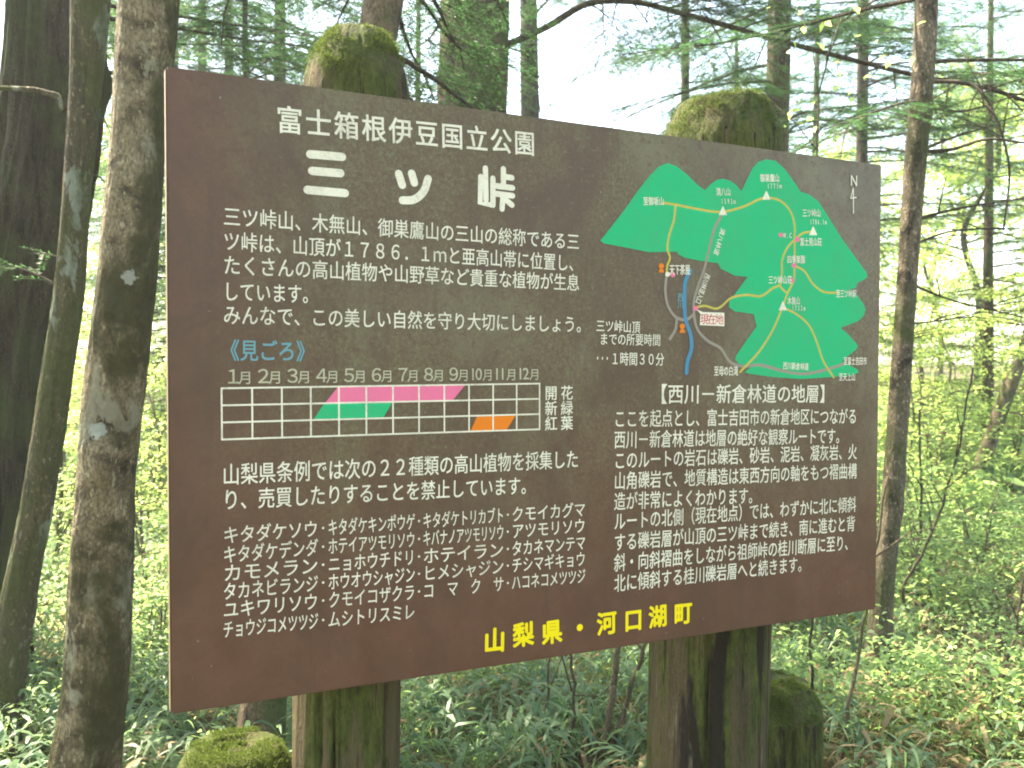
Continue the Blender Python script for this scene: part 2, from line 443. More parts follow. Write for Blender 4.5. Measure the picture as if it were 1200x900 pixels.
for num, i in month_items():
    V = []; Fs = []; y = depth()
    def put(ch, u, h, hw, dv):
        v, f = glyph(ch)
        cx = 0.5 if ord(ch) > 255 else (v[:, 0].min() + v[:, 0].max()) / 2
        p = G(u, -0.235); dd = G(1, -0.235) - G(0, -0.235); dd /= np.linalg.norm(dd); nn = np.array([-dd[1], dd[0]])
        emit(V, Fs, v, f, p + nn * dv, dd, nn, cx, hw, h, y, 0.01)
    if i < 9:
        put(num, (i + 0.38) / 12, 0.036, 0.037, 0); put('月', (i + 0.78) / 12, 0.027, 0.027, -0.003)
    else:
        put(num[0], (i + 0.16) / 12, 0.036, 0.034, 0); put(num[1], (i + 0.40) / 12, 0.036, 0.034, 0); put('月', (i + 0.78) / 12, 0.027, 0.026, -0.003)
    mesh_np('month_lettering', V, Fs, M['dim'], board)
lettering('season_lettering', [('開花', (636, 460.5), (673, 460), 0.034, 0.95), ('新緑', (636, 478.5), (673, 477.5), 0.034, 0.95), ('紅葉', (636, 496.5), (673, 495), 0.034, 0.95)], M['white'], 0.012)
lettering('notice_lettering', [
    ('山梨県条例では次の２２種類の高山植物を採集した', (260, 556), (678, 537.5), 0.044),
    ('り、売買したりすることを禁止しています。', (260, 585.5), (626, 568), 0.043)], M['white'], 0.008)
# plant names, four justified columns
rows = [('キタダケソウ', 'キタダケキンポウゲ', 'キタダケトリカブト', 'クモイカグマ'),
        ('キタダケデンダ', 'ホテイアツモリソウ', 'キバナノアツモリソウ', 'アツモリソウ'),
        ('カモメラン', 'ニョホウチドリ', 'ホテイラン', 'タカネマンテマ'),
        ('タカネビランジ', 'ホウオウシャジン', 'ヒメシャジン', 'チシマギキョウ'),
        ('ユキワリソウ', 'クモイコザクラ', 'コマクサ', 'ハコネコメツツジ'),
        ('チョウジコメツツジ', 'ムシトリスミレ')]
yl = [627, 650, 671.5, 693, 714.5, 737.5]; yr = [596.5, 615.5, 635.5, 654.5, 674.5, 697]
its = []
for r, names in enumerate(rows):
    def pt(x): return (x, yl[r] + (yr[r] - yl[r]) * (x - 262) / (684 - 262))
    ext = [(261, 373), (384, 486.5), (495, 590.5), (599, 686)]
    for c, nm in enumerate(names):
        a, b = ext[c]; n = len(nm)
        if c == 2 and n == 4: nm = 'コ マ ク サ'
        if c == 2 and n == 5: nm = nm
        its.append((nm, pt(a), pt(b), 0.0365))
        if c < len(names) - 1 or False:
            x = (ext[c][1] + ext[c + 1][0]) / 2
            its.append(('・', pt(x - 6), pt(x + 6), 0.022, 1.0))
LAYER[0] = 0.0012
lettering('plant_list_lettering', its, M['white'], 0.007)
lettering('owner_lettering', [('山', (564.5, 751.5), (594, 748), 0.056, 0.95), ('梨', (600, 745), (626, 741), 0.056, 0.95), ('県', (634, 742), (659, 738), 0.056, 0.95), ('・', (668, 736.5), (690, 733.5), 0.058, 1.0),
                              ('河', (699, 731.5), (722, 728), 0.056, 0.95), ('口', (730.5, 727.5), (753, 724.5), 0.056, 0.95), ('湖', (760, 723.5), (781, 720), 0.056, 0.95), ('町', (789, 719.5), (811, 716.5), 0.056, 0.95)], M['yellow'], 0.034)
# right column
lettering('legend_lettering', [('三ツ峠山頂', (698, 381.5), (750, 383.5), 0.030), ('までの所要時間', (702, 397), (774, 398.5), 0.030),
                               ('・・・', (697, 419.5), (714, 420), 0.03), ('１時間３０分', (715, 420), (778, 421), 0.033)], M['white'], 0.008)
lettering('section_heading_lettering', [('【西川－新倉林道の地層】', (762, 461.5), (976, 461.2), 0.050)], M['white'], 0.012)
par = [('ここを起点とし、富士吉田市の新倉地区につながる', 490.5, 1004, 487.5), ('西川－新倉林道は地層の絶好な観察ルートです。', 515, 990, 510.5),
       ('このルートの岩石は礫岩、砂岩、泥岩、凝灰岩、火', 539.5, 1004, 529), ('山角礫岩で、地質構造は東西方向の軸をもつ褶曲構', 563.5, 1004, 551.5),
       ('造が非常によくわかります。', 587.5, 889, 580), ('ルートの北側（現在地点）では、わずかに北に傾斜', 611, 1003, 590.5),
       ('する礫岩層が山頂の三ツ峠まで続き、南に進むと背', 635.5, 1002, 613), ('斜・向斜褶曲をしながら祖師峠の桂川断層に至り、', 659.5, 1000, 635), ('北に傾斜する桂川礫岩層へと続きます。', 683.5, 946, 660)]
LAYER[0] = 0.0012
lettering('geology_lettering', [(t, (719, a), (x, b), 0.0445) for t, a, x, b in par], M['white'], 0.008)

# trail map
LAYER[0] = 0.0012
def C4(x, y): return (680 + x / 3.1028, 170 + y / 3.1034)
area = [(72,348),(110,300),(160,235),(210,165),(255,108),(285,78),(318,66),(350,78),(390,110),(425,145),(452,165),(470,145),(495,127),(520,123),(545,130),(568,148),(585,168),(605,125),(625,85),(645,62),(675,52),(710,58),(740,85),(770,125),(800,170),(830,180),(865,205),(900,260),(950,340),(1000,410),(1040,465),(1043,478),(1030,490),(1008,500),(1000,520),(975,526),(1005,545),(1030,580),(1036,597),(1030,620),(1010,640),(945,665),(975,690),(1003,722),(1008,732),(1000,745),(950,785),(1005,815),(1012,826),(990,837),(900,845),(800,851),(700,844),(615,832),(598,826),(620,806),(575,795),(562,780),(566,765),(600,715),(640,660),(630,615),(560,605),(540,590),(540,570),(570,530),(607,480),(560,475),(510,450),(500,430),(440,422),(380,410),(355,398),(350,388),(250,390),(150,370),(85,358)]
shape('mountain_area', [[C4(*p) for p in area]], M['green'])
roads = [[(515,250),(485,310),(465,390),(450,450),(425,520),(412,570),(412,610),(425,670),(460,710),(510,740),(545,790),(580,803),(650,800),(730,820),(800,832),(880,820),(960,795)],
         [(313,470),(308,530),(320,590),(350,628),(385,635),(412,615)], [(350,628),(345,670),(325,705)]]
strokes('road_line', [[C4(*p) for p in l] for l in roads], 0.0075, M['road'])
strokes('river_line', [[C4(*p) for p in [(400,457),(383,490),(378,560),(383,640),(400,690),(403,740),(388,790),(385,828)]]], 0.0105, M['blue'])
trails = [[(300,210),(345,217),(420,232),(515,243),(590,225),(675,192),(730,205),(765,245),(778,290),(778,340),(778,440),(775,490),(752,540),(735,590)],
          [(345,217),(340,270),(322,330),(316,380),(325,410),(315,440),(313,465)], [(845,315),(810,320),(783,340),(745,385),(733,420),(732,470),(725,510),(752,540)],
          [(415,592),(450,585),(495,595),(550,555),(600,545),(660,548),(700,520),(725,510)], [(780,440),(810,455),(845,505),(875,530),(940,538)],
          [(735,590),(700,670),(650,750),(580,825)], [(735,590),(785,615),(830,655),(860,720),(880,780),(920,845)]]
strokes('trail_line', [[C4(*p) for p in l] for l in trails], 0.0058, M['trail'])
LAYER[0] = 0.0018
shape('summit_mark', [[C4(x, y - 19), C4(x - 15, y + 15), C4(x + 15, y + 15)] for x, y in ((517, 240), (675, 184), (845, 313), (735, 586))], M['white'])
def disc(x, y, r): return [C4(x + r * math.cos(a), y + r * math.sin(a)) for a in np.linspace(0, 2 * math.pi, 14, endpoint=False)]
shape('facility_dot', [disc(335, 472, 9), disc(727, 327, 8), disc(787, 344, 9), disc(775, 438, 9), disc(769, 492, 8), disc(418, 594, 9)], M['pink'])
shape('road_head_dot', [disc(316, 470, 9)], M['white'])
for x, y in ((293, 440), (369, 659)):
    shape('rest_mark', [disc(x, y, 10), [C4(x - 3, y + 5), C4(x + 3, y + 5), C4(x + 3, y + 14), C4(x - 3, y + 14)], [C4(x - 8, y + 12), C4(x + 8, y + 12), C4(x + 10, y + 24), C4(x - 10, y + 24)]], M['orange'], True)
shape('location_box', [[C4(435, 607), C4(522, 610), C4(522, 659), C4(433, 655)], [C4(421, 598), C4(450, 609.5), C4(437, 616)]], M['white'], True)
lettering('location_lettering', [('現在地', C4(436, 632.5), C4(518, 634), 0.027, 0.95)], M['red'], 0.008)
def ml(t, x0, x1, y, h, y1=None): return (t, C4(x0, y), C4(x1, y1 if y1 else y), h)
lettering('map_label_lettering', [
    ml('至御坂山', 227, 303, 204, 0.021), ml('清八山', 492, 545, 170, 0.021), ml('1593m', 508, 565, 204, 0.018), ml('御巣鷹山', 652, 722, 120, 0.021), ml('1775m', 676, 732, 148, 0.018),
    ml('三ツ峠山', 806, 872, 247, 0.022), ml('1786.1m', 832, 895, 279, 0.018), ml('W.C', 735, 768, 328, 0.018), ml('富士見山荘', 797, 876, 352, 0.022), ml('四季楽園', 750, 815, 416, 0.022),
    ml('三ツ峠山荘', 682, 768, 490, 0.022), ml('至三ツ峠駅', 928, 1002, 540, 0.022), ml('木無山', 751, 797, 566, 0.022), ml('1732m', 766, 818, 592, 0.018), ml('至富士吉田市', 955, 1040, 785, 0.023),
    ml('至天上山', 938, 998, 843, 0.022), ml('西川新倉林道', 735, 828, 802, 0.020, 806), ml('至母の白滝', 484, 572, 821, 0.026), ml('天下茶屋', 322, 398, 453, 0.026)], M['white'], 0.016)
lettering('road_label_lettering', [('清八林道', (847, 268), (838, 299), 0.017), ('西川林道入口', (829, 321), (817, 356), 0.019)], M['white'], 0.016)
lettering('river_label_lettering', [('西', C4(351, 553), C4(373, 553), 0.021), ('川', C4(351, 579), C4(373, 579), 0.021)], M['paleblue'], 0.012)
lettering('compass_lettering', [('N', C4(979, 126), C4(1007, 129), 0.040, 0.85)], M['white'], 0.006)
strokes('compass_needle', [[C4(990.5, 160), C4(991, 248)], [C4(990, 158), C4(981, 194)], [C4(981, 194), C4(1001, 191)]], 0.003, M['white'], join=True)
# small bolts through the panel
k = NT('bare_bolt'); k.base((0.16, 0.13, 0.11), 0.5, 0.5); k.p.inputs['Metallic'].default_value = 0.6; M['bolt'] = k.m

# ------------------------------------------------------------------ log posts
def mat_log(name, off, green=0.5):
    k = NT(name)
    warp = k.noise(3.5, 3, 0.6, k.mapping((1, 1, 0.5), (off, 1, off)))
    vec = k.mapping((1, 1, 0.10), (off, off, off)); vf = k.mapping((1, 1, 0.035), (off * 2, off, 0)); vb = k.mapping((1, 1, 0.12), (off + 4, 2, off))
    a = k.noise(14, 6, 0.7, vec, 0.4); b = k.noise(70, 4, 0.75, vf, 0.15); c = k.noise(6.5, 6, 0.62, vb, 0.35); g = k.noise(9, 6, 0.66, k.mapping((1, 1, 0.16), (off, 8, off * 3)), 0.3)
    fine = k.noise(190, 3, 0.8, k.mapping((1, 1, 0.25)))
    d = k.noise(4.5, 5, 0.7, k.mapping((1, 1, 0.4), (off, 9, 3)))
    col = k.mix(k.ramp(a, [(0.34, 0.0), (0.62, 1.0)]), (0.055, 0.042, 0.022), (0.145, 0.112, 0.058))
    col = k.mix(k.ramp(fine, [(0.4, 0.0), (0.62, 0.35)]), col, (0.17, 0.145, 0.085))
    mossc = k.mix(k.ramp(k.noise(55, 4, 0.75, k.mapping((1, 1, 0.4))), [(0.32, 0.0), (0.66, 1.0)]), (0.030, 0.046, 0.009), (0.125, 0.148, 0.034))
    col = k.mix(k.ramp(g, [(0.60 - green * 0.18, 0.0), (0.66 - green * 0.18, 0.88)]), col, mossc)
    dk = k.ramp(c, [(0.37, 1.0), (0.415, 0.0)])                    # dark rotten strips with crisp borders
    col = k.mix(k.math('MULTIPLY', dk, 0.92), col, k.mix(fine, (0.010, 0.007, 0.006), (0.045, 0.030, 0.026)))
    col = k.mix(k.ramp(b, [(0.36, 0.92), (0.44, 0.0)]), col, (0.014, 0.010, 0.008))
    pal = k.math('MULTIPLY', k.ramp(b, [(0.54, 0.0), (0.62, 0.6)]), k.ramp(d, [(0.58, 0.0), (0.64, 1.0)]))
    col = k.mix(pal, col, (0.28, 0.25, 0.19))
    # moss settles on faces that look upwards
    geo = k.n('ShaderNodeNewGeometry'); sp = k.n('ShaderNodeSeparateXYZ'); k.l(geo.outputs['Normal'], sp.inputs[0])
    up = k.ramp(k.math('ADD', sp.outputs[2], k.math('MULTIPLY', k.math('SUBTRACT', k.noise(13, 5, 0.7), 0.5), 1.5)), [(0.24, 0.0), (0.42, 0.95)])
    m2 = k.mix(k.ramp(k.noise(75, 5, 0.8), [(0.34, 0.0), (0.64, 1.0)]), (0.030, 0.046, 0.010), (0.125, 0.155, 0.040))
    m2 = k.mix(k.ramp(k.noise(15, 5, 0.7, k.mapping((1, 1, 1), (3, off, 1))), [(0.50, 0.0), (0.58, 0.7)]), m2, (0.10, 0.085, 0.045))
    m2 = k.mix(k.ramp(k.noise(8, 4, 0.7, k.mapping((1, 1, 1), (7, off, 4))), [(0.62, 0.0), (0.68, 0.9)]), m2, (0.03, 0.024, 0.016))
    col = k.mix(up, col, m2)
    k.base(col, 0.92, 0.15)
    k.bump(k.math('ADD', k.math('MULTIPLY', b, 1.6), k.math('ADD', k.math('MULTIPLY', c, 1.5), k.math('MULTIPLY', fine, 1.3))), 1.0, 0.02)
    return k.m
def log_mesh(name, r, h, mat, seed, facets=9, chamfer=0.10, topr=0.62, cracks=9, parent=None, loc=(0, 0, 0), dish=0.0, tilt=0.0, taper=0.0, power=1.6, lean=0.0, rough=0.055):
    """upright log: hewn chamfered head, checks (cracks) running down its side"""
    rnd = random.Random(seed); n = 150; zs = list(np.linspace(-0.3, h - chamfer, int((h + .3) / 0.03)))
    prof = [(z, 1.0) for z in zs]
    for t in np.linspace(0.08, 1, 12): prof.append((h - chamfer + chamfer * t, 1.0 + (topr - 1.0) * (t ** power)))
    for q in (0.86, 0.7, 0.5, 0.3, 0.12): prof.append((h + 0.012 * (1 - q) - dish * math.exp(-((q - 0.25) / 0.25) ** 2), topr * q))
    cr = [(rnd.uniform(0, 2 * math.pi), rnd.uniform(0.012, 0.05), rnd.uniform(0.008, 0.022), rnd.uniform(-0.5, h * 0.4)) for _ in range(cracks)]
    fa = rnd.uniform(0, 6.28); V = []
    for z, s in prof:
        for i in range(n):
            th = 2 * math.pi * i / n
            rr = r * s * (1 + taper * (1 - z / h))
            # hewn facets only on the head
            hd = max(0.0, min(1.0, (z - (h - chamfer * 1.05)) / (chamfer * 0.5)))
            fct = math.cos(math.pi / facets) / math.cos(((th + fa) % (2 * math.pi / facets)) - math.pi / facets)
            rr *= 1 + hd * (fct - 1) * 0.7
            cx_, sx_ = math.cos(th) * s, math.sin(th) * s
            head = z > h - chamfer
            zk = z if not head else (h - chamfer) + (z - h + chamfer) * 3.0
            rr += r * s * rough * (noise.noise(Vector((cx_ * 2.2, sx_ * 2.2, zk * 0.8 + seed))) + 0.5 * noise.noise(Vector((cx_ * 7, sx_ * 7, zk * (1.1 if not head else 5) + seed))) + 0.2 * noise.noise(Vector((cx_ * 22, sx_ * 22, zk * (1.5 if not head else 14)))))
            for a, wd, dp, z0 in cr:
                aa = a + 0.12 * noise.noise(Vector((z * 2.0, a, seed)))
                dth = (th - aa + math.pi) % (2 * math.pi) - math.pi
                rr -= dp * math.exp(-(dth / wd) ** 2) * min(1, max(0, (z - z0) * 6)) * (1 if z < h - chamfer * 1.25 else 0.12)
            zz = z + (tilt * math.cos(th) * r * s if z > h - chamfer * 0.3 else 0) + (0.007 * noise.noise(Vector((math.cos(th) * s * 4, math.sin(th) * s * 4, seed))) if z > h - chamfer * 0.2 else 0)
            V.append((loc[0] + lean * z + rr * math.cos(th), loc[1] + rr * math.sin(th), loc[2] + zz))
    Fs = []
    for j in range(len(prof) - 1):
        for i in range(n): Fs.append((j * n + i, j * n + (i + 1) % n, (j + 1) * n + (i + 1) % n, (j + 1) * n + i))
    Fs.append(tuple((len(prof) - 1) * n + i for i in range(n)))
    return mesh_np(name, V, Fs, mat, parent, smooth=True)
def sign_local(px, py, back):    # sign coordinates of the point at this pixel on the plane 'back' metres behind the face
    d = ray(px, py); o = Vector((0, 0, CAMZ)); t = (TL + EN * back - o).dot(EN) / d.dot(EN)
    q = o + d * t - ORG; return q.dot(EU), -q.dot(EV)
def sign_post(xl, xr, yref, xtop, ytop, yhead, seed, green, fit, **kw):
    """left and right pixel of the shaft at height yref, centre pixel near the head at yhead, pixel height of the top"""
    r = 0.13
    for _ in range(4):
        back = TH + 0.97 * r + 0.004
        a = sign_local(xl, yref, back); b = sign_local(xr, yref, back); r = (b[0] - a[0]) / 2 * fit
    cx = (a[0] + b[0]) / 2; hd = sign_local(xtop, yhead, back); lean = (hd[0] - cx) / (hd[1] - a[1])
    top = sign_local(xtop, ytop, back - r * 0.3)[1]
    return log_mesh('post', r, top, mat_log('weathered_log_%d' % seed, seed * 1.7, green), seed, parent=sign, loc=(cx - lean * a[1], back + 0.012, 0), lean=lean, **kw)
sign_post(340, 470, 860, 420, 30, 95, 3, 0.75, 0.95, facets=13, chamfer=0.15, topr=0.52, power=2.1)
sign_post(765, 897, 820, 850, 112, 150, 8, 0.85, 0.85, facets=12, chamfer=0.12, topr=0.76, tilt=0.05, power=1.35, dish=0.015)

def bollard(px, ytop, w, Y, seed, label, chamfer, topr, facets, dish):
    c = at(px, ytop, Y); r = w / 2 * Y / F
    gz = ground_z(c.x, c.y)
    e = empty('log_bollard', (c.x, c.y, gz), label, 'bollard', 'short log bollards by the sign posts')
    log_mesh('stump', r, c.z - gz, mat_log('mossy_log_%d' % seed, seed * 2.3, 0.9), seed, facets=facets, chamfer=chamfer, topr=topr, parent=e, dish=dish, power=1.05 if facets < 10 else 1.7, rough=0.03)
bollard(274, 874, 142, 1.98, 12, 'short log bollard with thick yellow green moss cap beside the left sign post', 0.085, 0.72, 14, 0.025)
bollard(908, 800, 110, 2.95, 17, 'short green stained log bollard with a chamfered head behind the right sign post', 0.085, 0.76, 7, 0.0)

# ------------------------------------------------------------------ ground
rs = [0.0] + list(np.geomspace(0.6, 420, 120)); na = 144
V = []; Fs = []
for r in rs:
    for i in range(na):
        a = 2 * math.pi * i / na; x, y = r * math.sin(a), r * math.cos(a)
        V.append((x, y, ground_z(x, y) if r < 60 else ground_z(x * 60 / r, y * 60 / r)))
for j in range(len(rs) - 1):
    for i in range(na): Fs.append((j * na + i, j * na + (i + 1) % na, (j + 1) * na + (i + 1) % na, (j + 1) * na + i))
k = NT('forest_floor')
a = k.noise(1.3, 5, 0.6); b = k.noise(26, 5, 0.7); c = k.noise(90, 3, 0.6)
col = k.mix(k.ramp(b, [(0.35, 0.0), (0.65, 1.0)]), (0.035, 0.026, 0.016), (0.15, 0.105, 0.062))
col = k.mix(k.ramp(a, [(0.42, 0.0), (0.6, 0.75)]), col, (0.055, 0.075, 0.022))
col = k.mix(k.ramp(c, [(0.62, 0.0), (0.7, 0.7)]), col, (0.24, 0.17, 0.10))
k.base(col, 0.95, 0.1); k.bump(k.math('ADD', b, c), 0.9, 0.03)
tag(mesh_np('ground', V, Fs, k.m, None, True), 'brown leaf litter forest floor under the undergrowth', 'ground', kind='structure')

# ------------------------------------------------------------------ leaves and plants
M['needle'] = mat_leaf('fir_needles', (0.014, 0.042, 0.018), (0.034, 0.074, 0.028), (0.06, 0.15, 0.05), 0.32, 0.55, 0.2)
M['needle_light'] = mat_leaf('young_fir_needles', (0.045, 0.090, 0.030), (0.075, 0.125, 0.035), (0.14, 0.26, 0.06), 0.45, 0.45, 0.4)
M['leaf'] = mat_leaf('spring_leaves', (0.085, 0.15, 0.035), (0.135, 0.19, 0.05), (0.38, 0.50, 0.14), 0.62, 0.45, 0.4)
M['leaf2'] = mat_leaf('fresh_leaves', (0.055, 0.12, 0.045), (0.10, 0.17, 0.065), (0.31, 0.44, 0.15), 0.58, 0.45, 0.4)
M['sasa'] = mat_leaf('bamboo_grass', (0.050, 0.100, 0.058), (0.115, 0.175, 0.085), (0.19, 0.32, 0.13), 0.38, 0.5, 0.28)
M['dry'] = mat_leaf('dry_leaves', (0.16, 0.11, 0.06), (0.30, 0.23, 0.13), (0.25, 0.18, 0.09), 0.3, 0.7, 0.2)
M['twig'] = mat_bark('twig_bark', (0.075, 0.058, 0.043), (0.115, 0.092, 0.068), (0.035, 0.027, 0.02))
M['stem'] = mat_bark('pale_stem_bark', (0.13, 0.10, 0.065), (0.20, 0.165, 0.11), (0.06, 0.045, 0.03), moss=0.3)

def leaf_quads(P, D, N, L, Wd, fold=0.0):
    """one diamond shaped leaf per row: P base, D direction, N normal-ish, L length, Wd width"""
    D = D / (np.linalg.norm(D, axis=1, keepdims=True) + 1e-9)
    Sd = np.cross(D, N); Sd /= (np.linalg.norm(Sd, axis=1, keepdims=True) + 1e-9)
    Nn = np.cross(Sd, D)
    L = np.asarray(L).reshape(-1, 1); Wd = np.asarray(Wd).reshape(-1, 1)
    b = P; tip = P + D * L - Nn * L * fold * 0.6; mid = P + D * L * 0.45 + Nn * L * fold
    l = mid + Sd * Wd / 2; r = mid - Sd * Wd / 2
    n = len(P); V = np.stack([b, l, tip, r], 1).reshape(-1, 3)
    Fc = np.arange(4 * n).reshape(n, 4); return V, Fc
def cat(parts):
    Vs = []; Fs = []; k = 0
    for v, f in parts: Vs.append(v); Fs.append(f + k); k += len(v)
    return np.concatenate(Vs), np.concatenate(Fs)

def fir_foliage(branches, rng, nl=0.026, nw=0.0050, spacing=0.010, twig_gap=0.05, twig_len=0.28, droop=0.25):
    """branches: list of point arrays; feathered flat sprays of needles, and thin twigs as tubes"""
    NP, ND, NN = [], [], []; tw = MB()
    for pts, r0 in branches:
        pts = np.array(pts); seg = np.linalg.norm(np.diff(pts, axis=0), axis=1); cum = np.r_[0, np.cumsum(seg)]; L = cum[-1]
        tw.tube([Vector(p) for p in pts], [max(0.003, r0 * (1 - 0.85 * c / L)) for c in cum], 5, False)
        s = L * 0.18; side = 1
        lines = []
        while s < L:
            i = min(len(seg) - 1, np.searchsorted(cum, s) - 1); i = max(i, 0)
            p = pts[i] + (pts[i + 1] - pts[i]) * ((s - cum[i]) / seg[i]); t = (pts[i + 1] - pts[i]) / seg[i]
            sd = np.cross(t, [0, 0, 1]); sd /= (np.linalg.norm(sd) + 1e-9)
            ln = twig_len * (0.35 + 0.9 * math.sin(math.pi * min(1, 0.25 + 0.75 * (1 - s / L)))) * rng.uniform(0.6, 1.25)
            d = t * rng.uniform(0.5, 0.9) + sd * side * rng.uniform(0.8, 1.1) + np.array([0, 0, rng.uniform(-droop, droop * 0.35)])
            d /= np.linalg.norm(d); lines.append((p, d, ln)); side = -side; s += twig_gap * rng.uniform(0.6, 1.4)
            if rng.random() < 0.7 and ln > 0.12:      # forked twig
                q = p + d * ln * 0.4; d2 = d + sd * side * 0.7; d2 /= np.linalg.norm(d2); lines.append((q, d2, ln * 0.55))
                q = p + d * ln * 0.55; d2 = d - sd * side * 0.6 + t * 0.3; d2 /= np.linalg.norm(d2); lines.append((q, d2, ln * 0.5))
        lines.append((pts[-2], (pts[-1] - pts[-2]) / seg[-1], seg[-1] * 1.1))
        for p, d, ln in lines:
            m = max(3, int(ln / spacing)); u = np.linspace(0.05, 1, m)
            sag = np.outer(u * u, [0, 0, -0.12 * ln])
            P = p + np.outer(u * ln, d) + sag
            sd = np.cross(d, [0, 0, 1.0]); sd /= (np.linalg.norm(sd) + 1e-9)
            for sg in (-1, 1):
                dd = d * 0.55 + sd * sg * 0.9 + rng.normal(0, 0.16, (m, 3)); NP.append(P); ND.append(dd); NN.append(np.tile([0, 0, 1.0], (m, 1)) + rng.normal(0, 0.35, (m, 3)))
            tw.tube([Vector(p), Vector(p + d * ln * 0.9 + np.array([0, 0, -0.1 * ln]))], [0.0022, 0.001], 3, False)
    P = np.concatenate(NP); D = np.concatenate(ND); N = np.concatenate(NN); n = len(P)
    V, Fc = leaf_quads(P, D, N, nl * rng.uniform(0.75, 1.2, n), np.full(n, nw))
    return V, Fc, tw
def bough(rng, start, az, L, up=0.05, droop=0.28, n=7):
    d = np.array([math.sin(az), math.cos(az), 0]); sd = np.array([d[1], -d[0], 0]); w = rng.normal(0, 0.05); pts = []
    for i in range(n):
        t = i / (n - 1)
        pts.append(np.array(start) + d * L * t + sd * L * (w * math.sin(t * 3) + rng.normal(0, 0.008)) + np.array([0, 0, L * (up * t - droop * t * t + 0.10 * t ** 3)]))
    return pts

def trunk(name, path, mat, parent, seed, amp=0.05, ridge=0.0, nr=9, n=36, step=0.05, knots=4, flare=0.35):
    """path: (x,y,z,r) from the ground up, in coordinates relative to the parent"""
    pts = spline(path, 12); P = np.array(pts)
    cum = np.r_[0, np.cumsum(np.linalg.norm(np.diff(P[:, :3], axis=0), axis=1))]
    S_ = np.linspace(0, cum[-1], max(8, int(cum[-1] / step)))
    R = np.stack([np.interp(S_, cum, P[:, i]) for i in range(4)], 1)
    rnd = random.Random(seed); kn = [(rnd.uniform(0, 6.28), rnd.uniform(0.4, 3.6), rnd.uniform(0.05, 0.10)) for _ in range(knots)]
    V = []
    for j, (x, y, z, r) in enumerate(R):
        fl = 1 + flare * math.exp(-S_[j] / 0.22)
        for i in range(n):
            th = 2 * math.pi * i / n; c, s = math.cos(th), math.sin(th)
            d = amp * noise.noise(Vector((c * 1.6, s * 1.6, S_[j] * 1.8 + seed))) + amp * 0.55 * noise.noise(Vector((c * 4, s * 4, S_[j] * 5 + seed)))
            d += amp * 0.3 * noise.noise(Vector((c * 11, s * 11, S_[j] * 16 + seed))) + amp * 0.16 * noise.noise(Vector((c * 26, s * 26, S_[j] * 45 + seed)))
            if ridge:
                q = noise.noise(Vector((c * nr * 0.5, s * nr * 0.5, S_[j] * 0.9 + seed * 3)))
                d += ridge * (1 - 2.2 * abs(q)) * 0.6 + ridge * 0.3 * noise.noise(Vector((c * nr, s * nr, S_[j] * 3 + seed)))
            for a, zz, wd in kn:
                dth = (th - a + math.pi) % (2 * math.pi) - math.pi
                d += 0.16 * math.exp(-(dth / 0.35) ** 2 - ((S_[j] - zz) / wd) ** 2)
            f2 = 1 + (fl - 1) * (0.75 + 0.5 * math.sin(th * 4 + seed))
            rr = r * (1 + d) * f2
            V.append((x + rr * c, y + rr * s, z))
    m = len(R); Fs = []
    for j in range(m - 1):
        for i in range(n): Fs.append((j * n + i, j * n + (i + 1) % n, (j + 1) * n + (i + 1) % n, (j + 1) * n + i))
    Fs.append(tuple((m - 1) * n + i for i in range(n)))
    return mesh_np(name, V, Fs, mat, parent, True)

def add_spots(e, mat, spots):
    """pale lichen rosettes at given places on one trunk: (point, radius)"""
    t = mat.node_tree; p = t.nodes['Principled BSDF']; src = p.inputs['Base Color'].links[0].from_socket
    tc = t.nodes.new('ShaderNodeTexCoord'); nz = t.nodes.new('ShaderNodeTexNoise'); nz.inputs['Scale'].default_value = 75; nz.inputs['Detail'].default_value = 4
    t.links.new(tc.outputs['Object'], nz.inputs[0])
    for q, r in spots:
        l = q - e.location
        d = t.nodes.new('ShaderNodeVectorMath'); d.operation = 'DISTANCE'; t.links.new(tc.outputs['Object'], d.inputs[0]); d.inputs[1].default_value = l
        m = t.nodes.new('ShaderNodeMath'); m.operation = 'MULTIPLY_ADD'; t.links.new(nz.outputs[0], m.inputs[0]); m.inputs[1].default_value = r * 1.6; t.links.new(d.outputs['Value'], m.inputs[2])
        rp = t.nodes.new('ShaderNodeMapRange'); t.links.new(m.outputs[0], rp.inputs[0]); rp.inputs[1].default_value = r * 1.9; rp.inputs[2].default_value = r * 1.7
        mx = t.nodes.new('ShaderNodeMix'); mx.data_type = 'RGBA'; t.links.new(rp.outputs[0], mx.inputs[0]); t.links.new(src, mx.inputs[6]); mx.inputs[7].default_value = (0.27, 0.28, 0.24, 1)
        src = mx.outputs[2]
    t.links.new(src, p.inputs['Base Color'])
def tree_from_pixels(name, label, cat_, pix, Y, mat, seed, group=None, top=6.5, tw=None, **kw):
    """pix: (px centre, py, px width) from low to high; the trunk goes on to the ground below and to height 'top' above"""
    pts = []
    for px, py, w in pix:
        q = at(px, py, Y); pts.append([q.x, q.y, q.z, w / 2 * Y / F])
    a, b = pts[0], pts[1]; slope = [(a[0] - b[0]) / (a[2] - b[2])]
    gz = ground_z(a[0], a[1]) - 0.03
    if a[2] > gz + 0.05:
        x = a[0] + slope[0] * (gz - a[2]) * 0.7; pts.insert(0, [x, a[1], gz, a[3] * 1.06])
    else: pts[0][2] = gz
    a, b = pts[-1], pts[-2]; sl = (a[0] - b[0]) / (a[2] - b[2])
    if a[2] < top:
        h = top - a[2]; pts.append([a[0] + sl * h * 0.6, a[1], top, a[3] * (0.72 if top < 8 else 0.5)])
    base = Vector(pts[0][:3]); base.z += 0.03
    e = empty(name, base, label, cat_, group)
    rel = [(p[0] - base.x, p[1] - base.y, p[2] - base.z, p[3]) for p in pts]
    trunk('trunk', rel, mat, e, seed, **kw)
    return e, rel
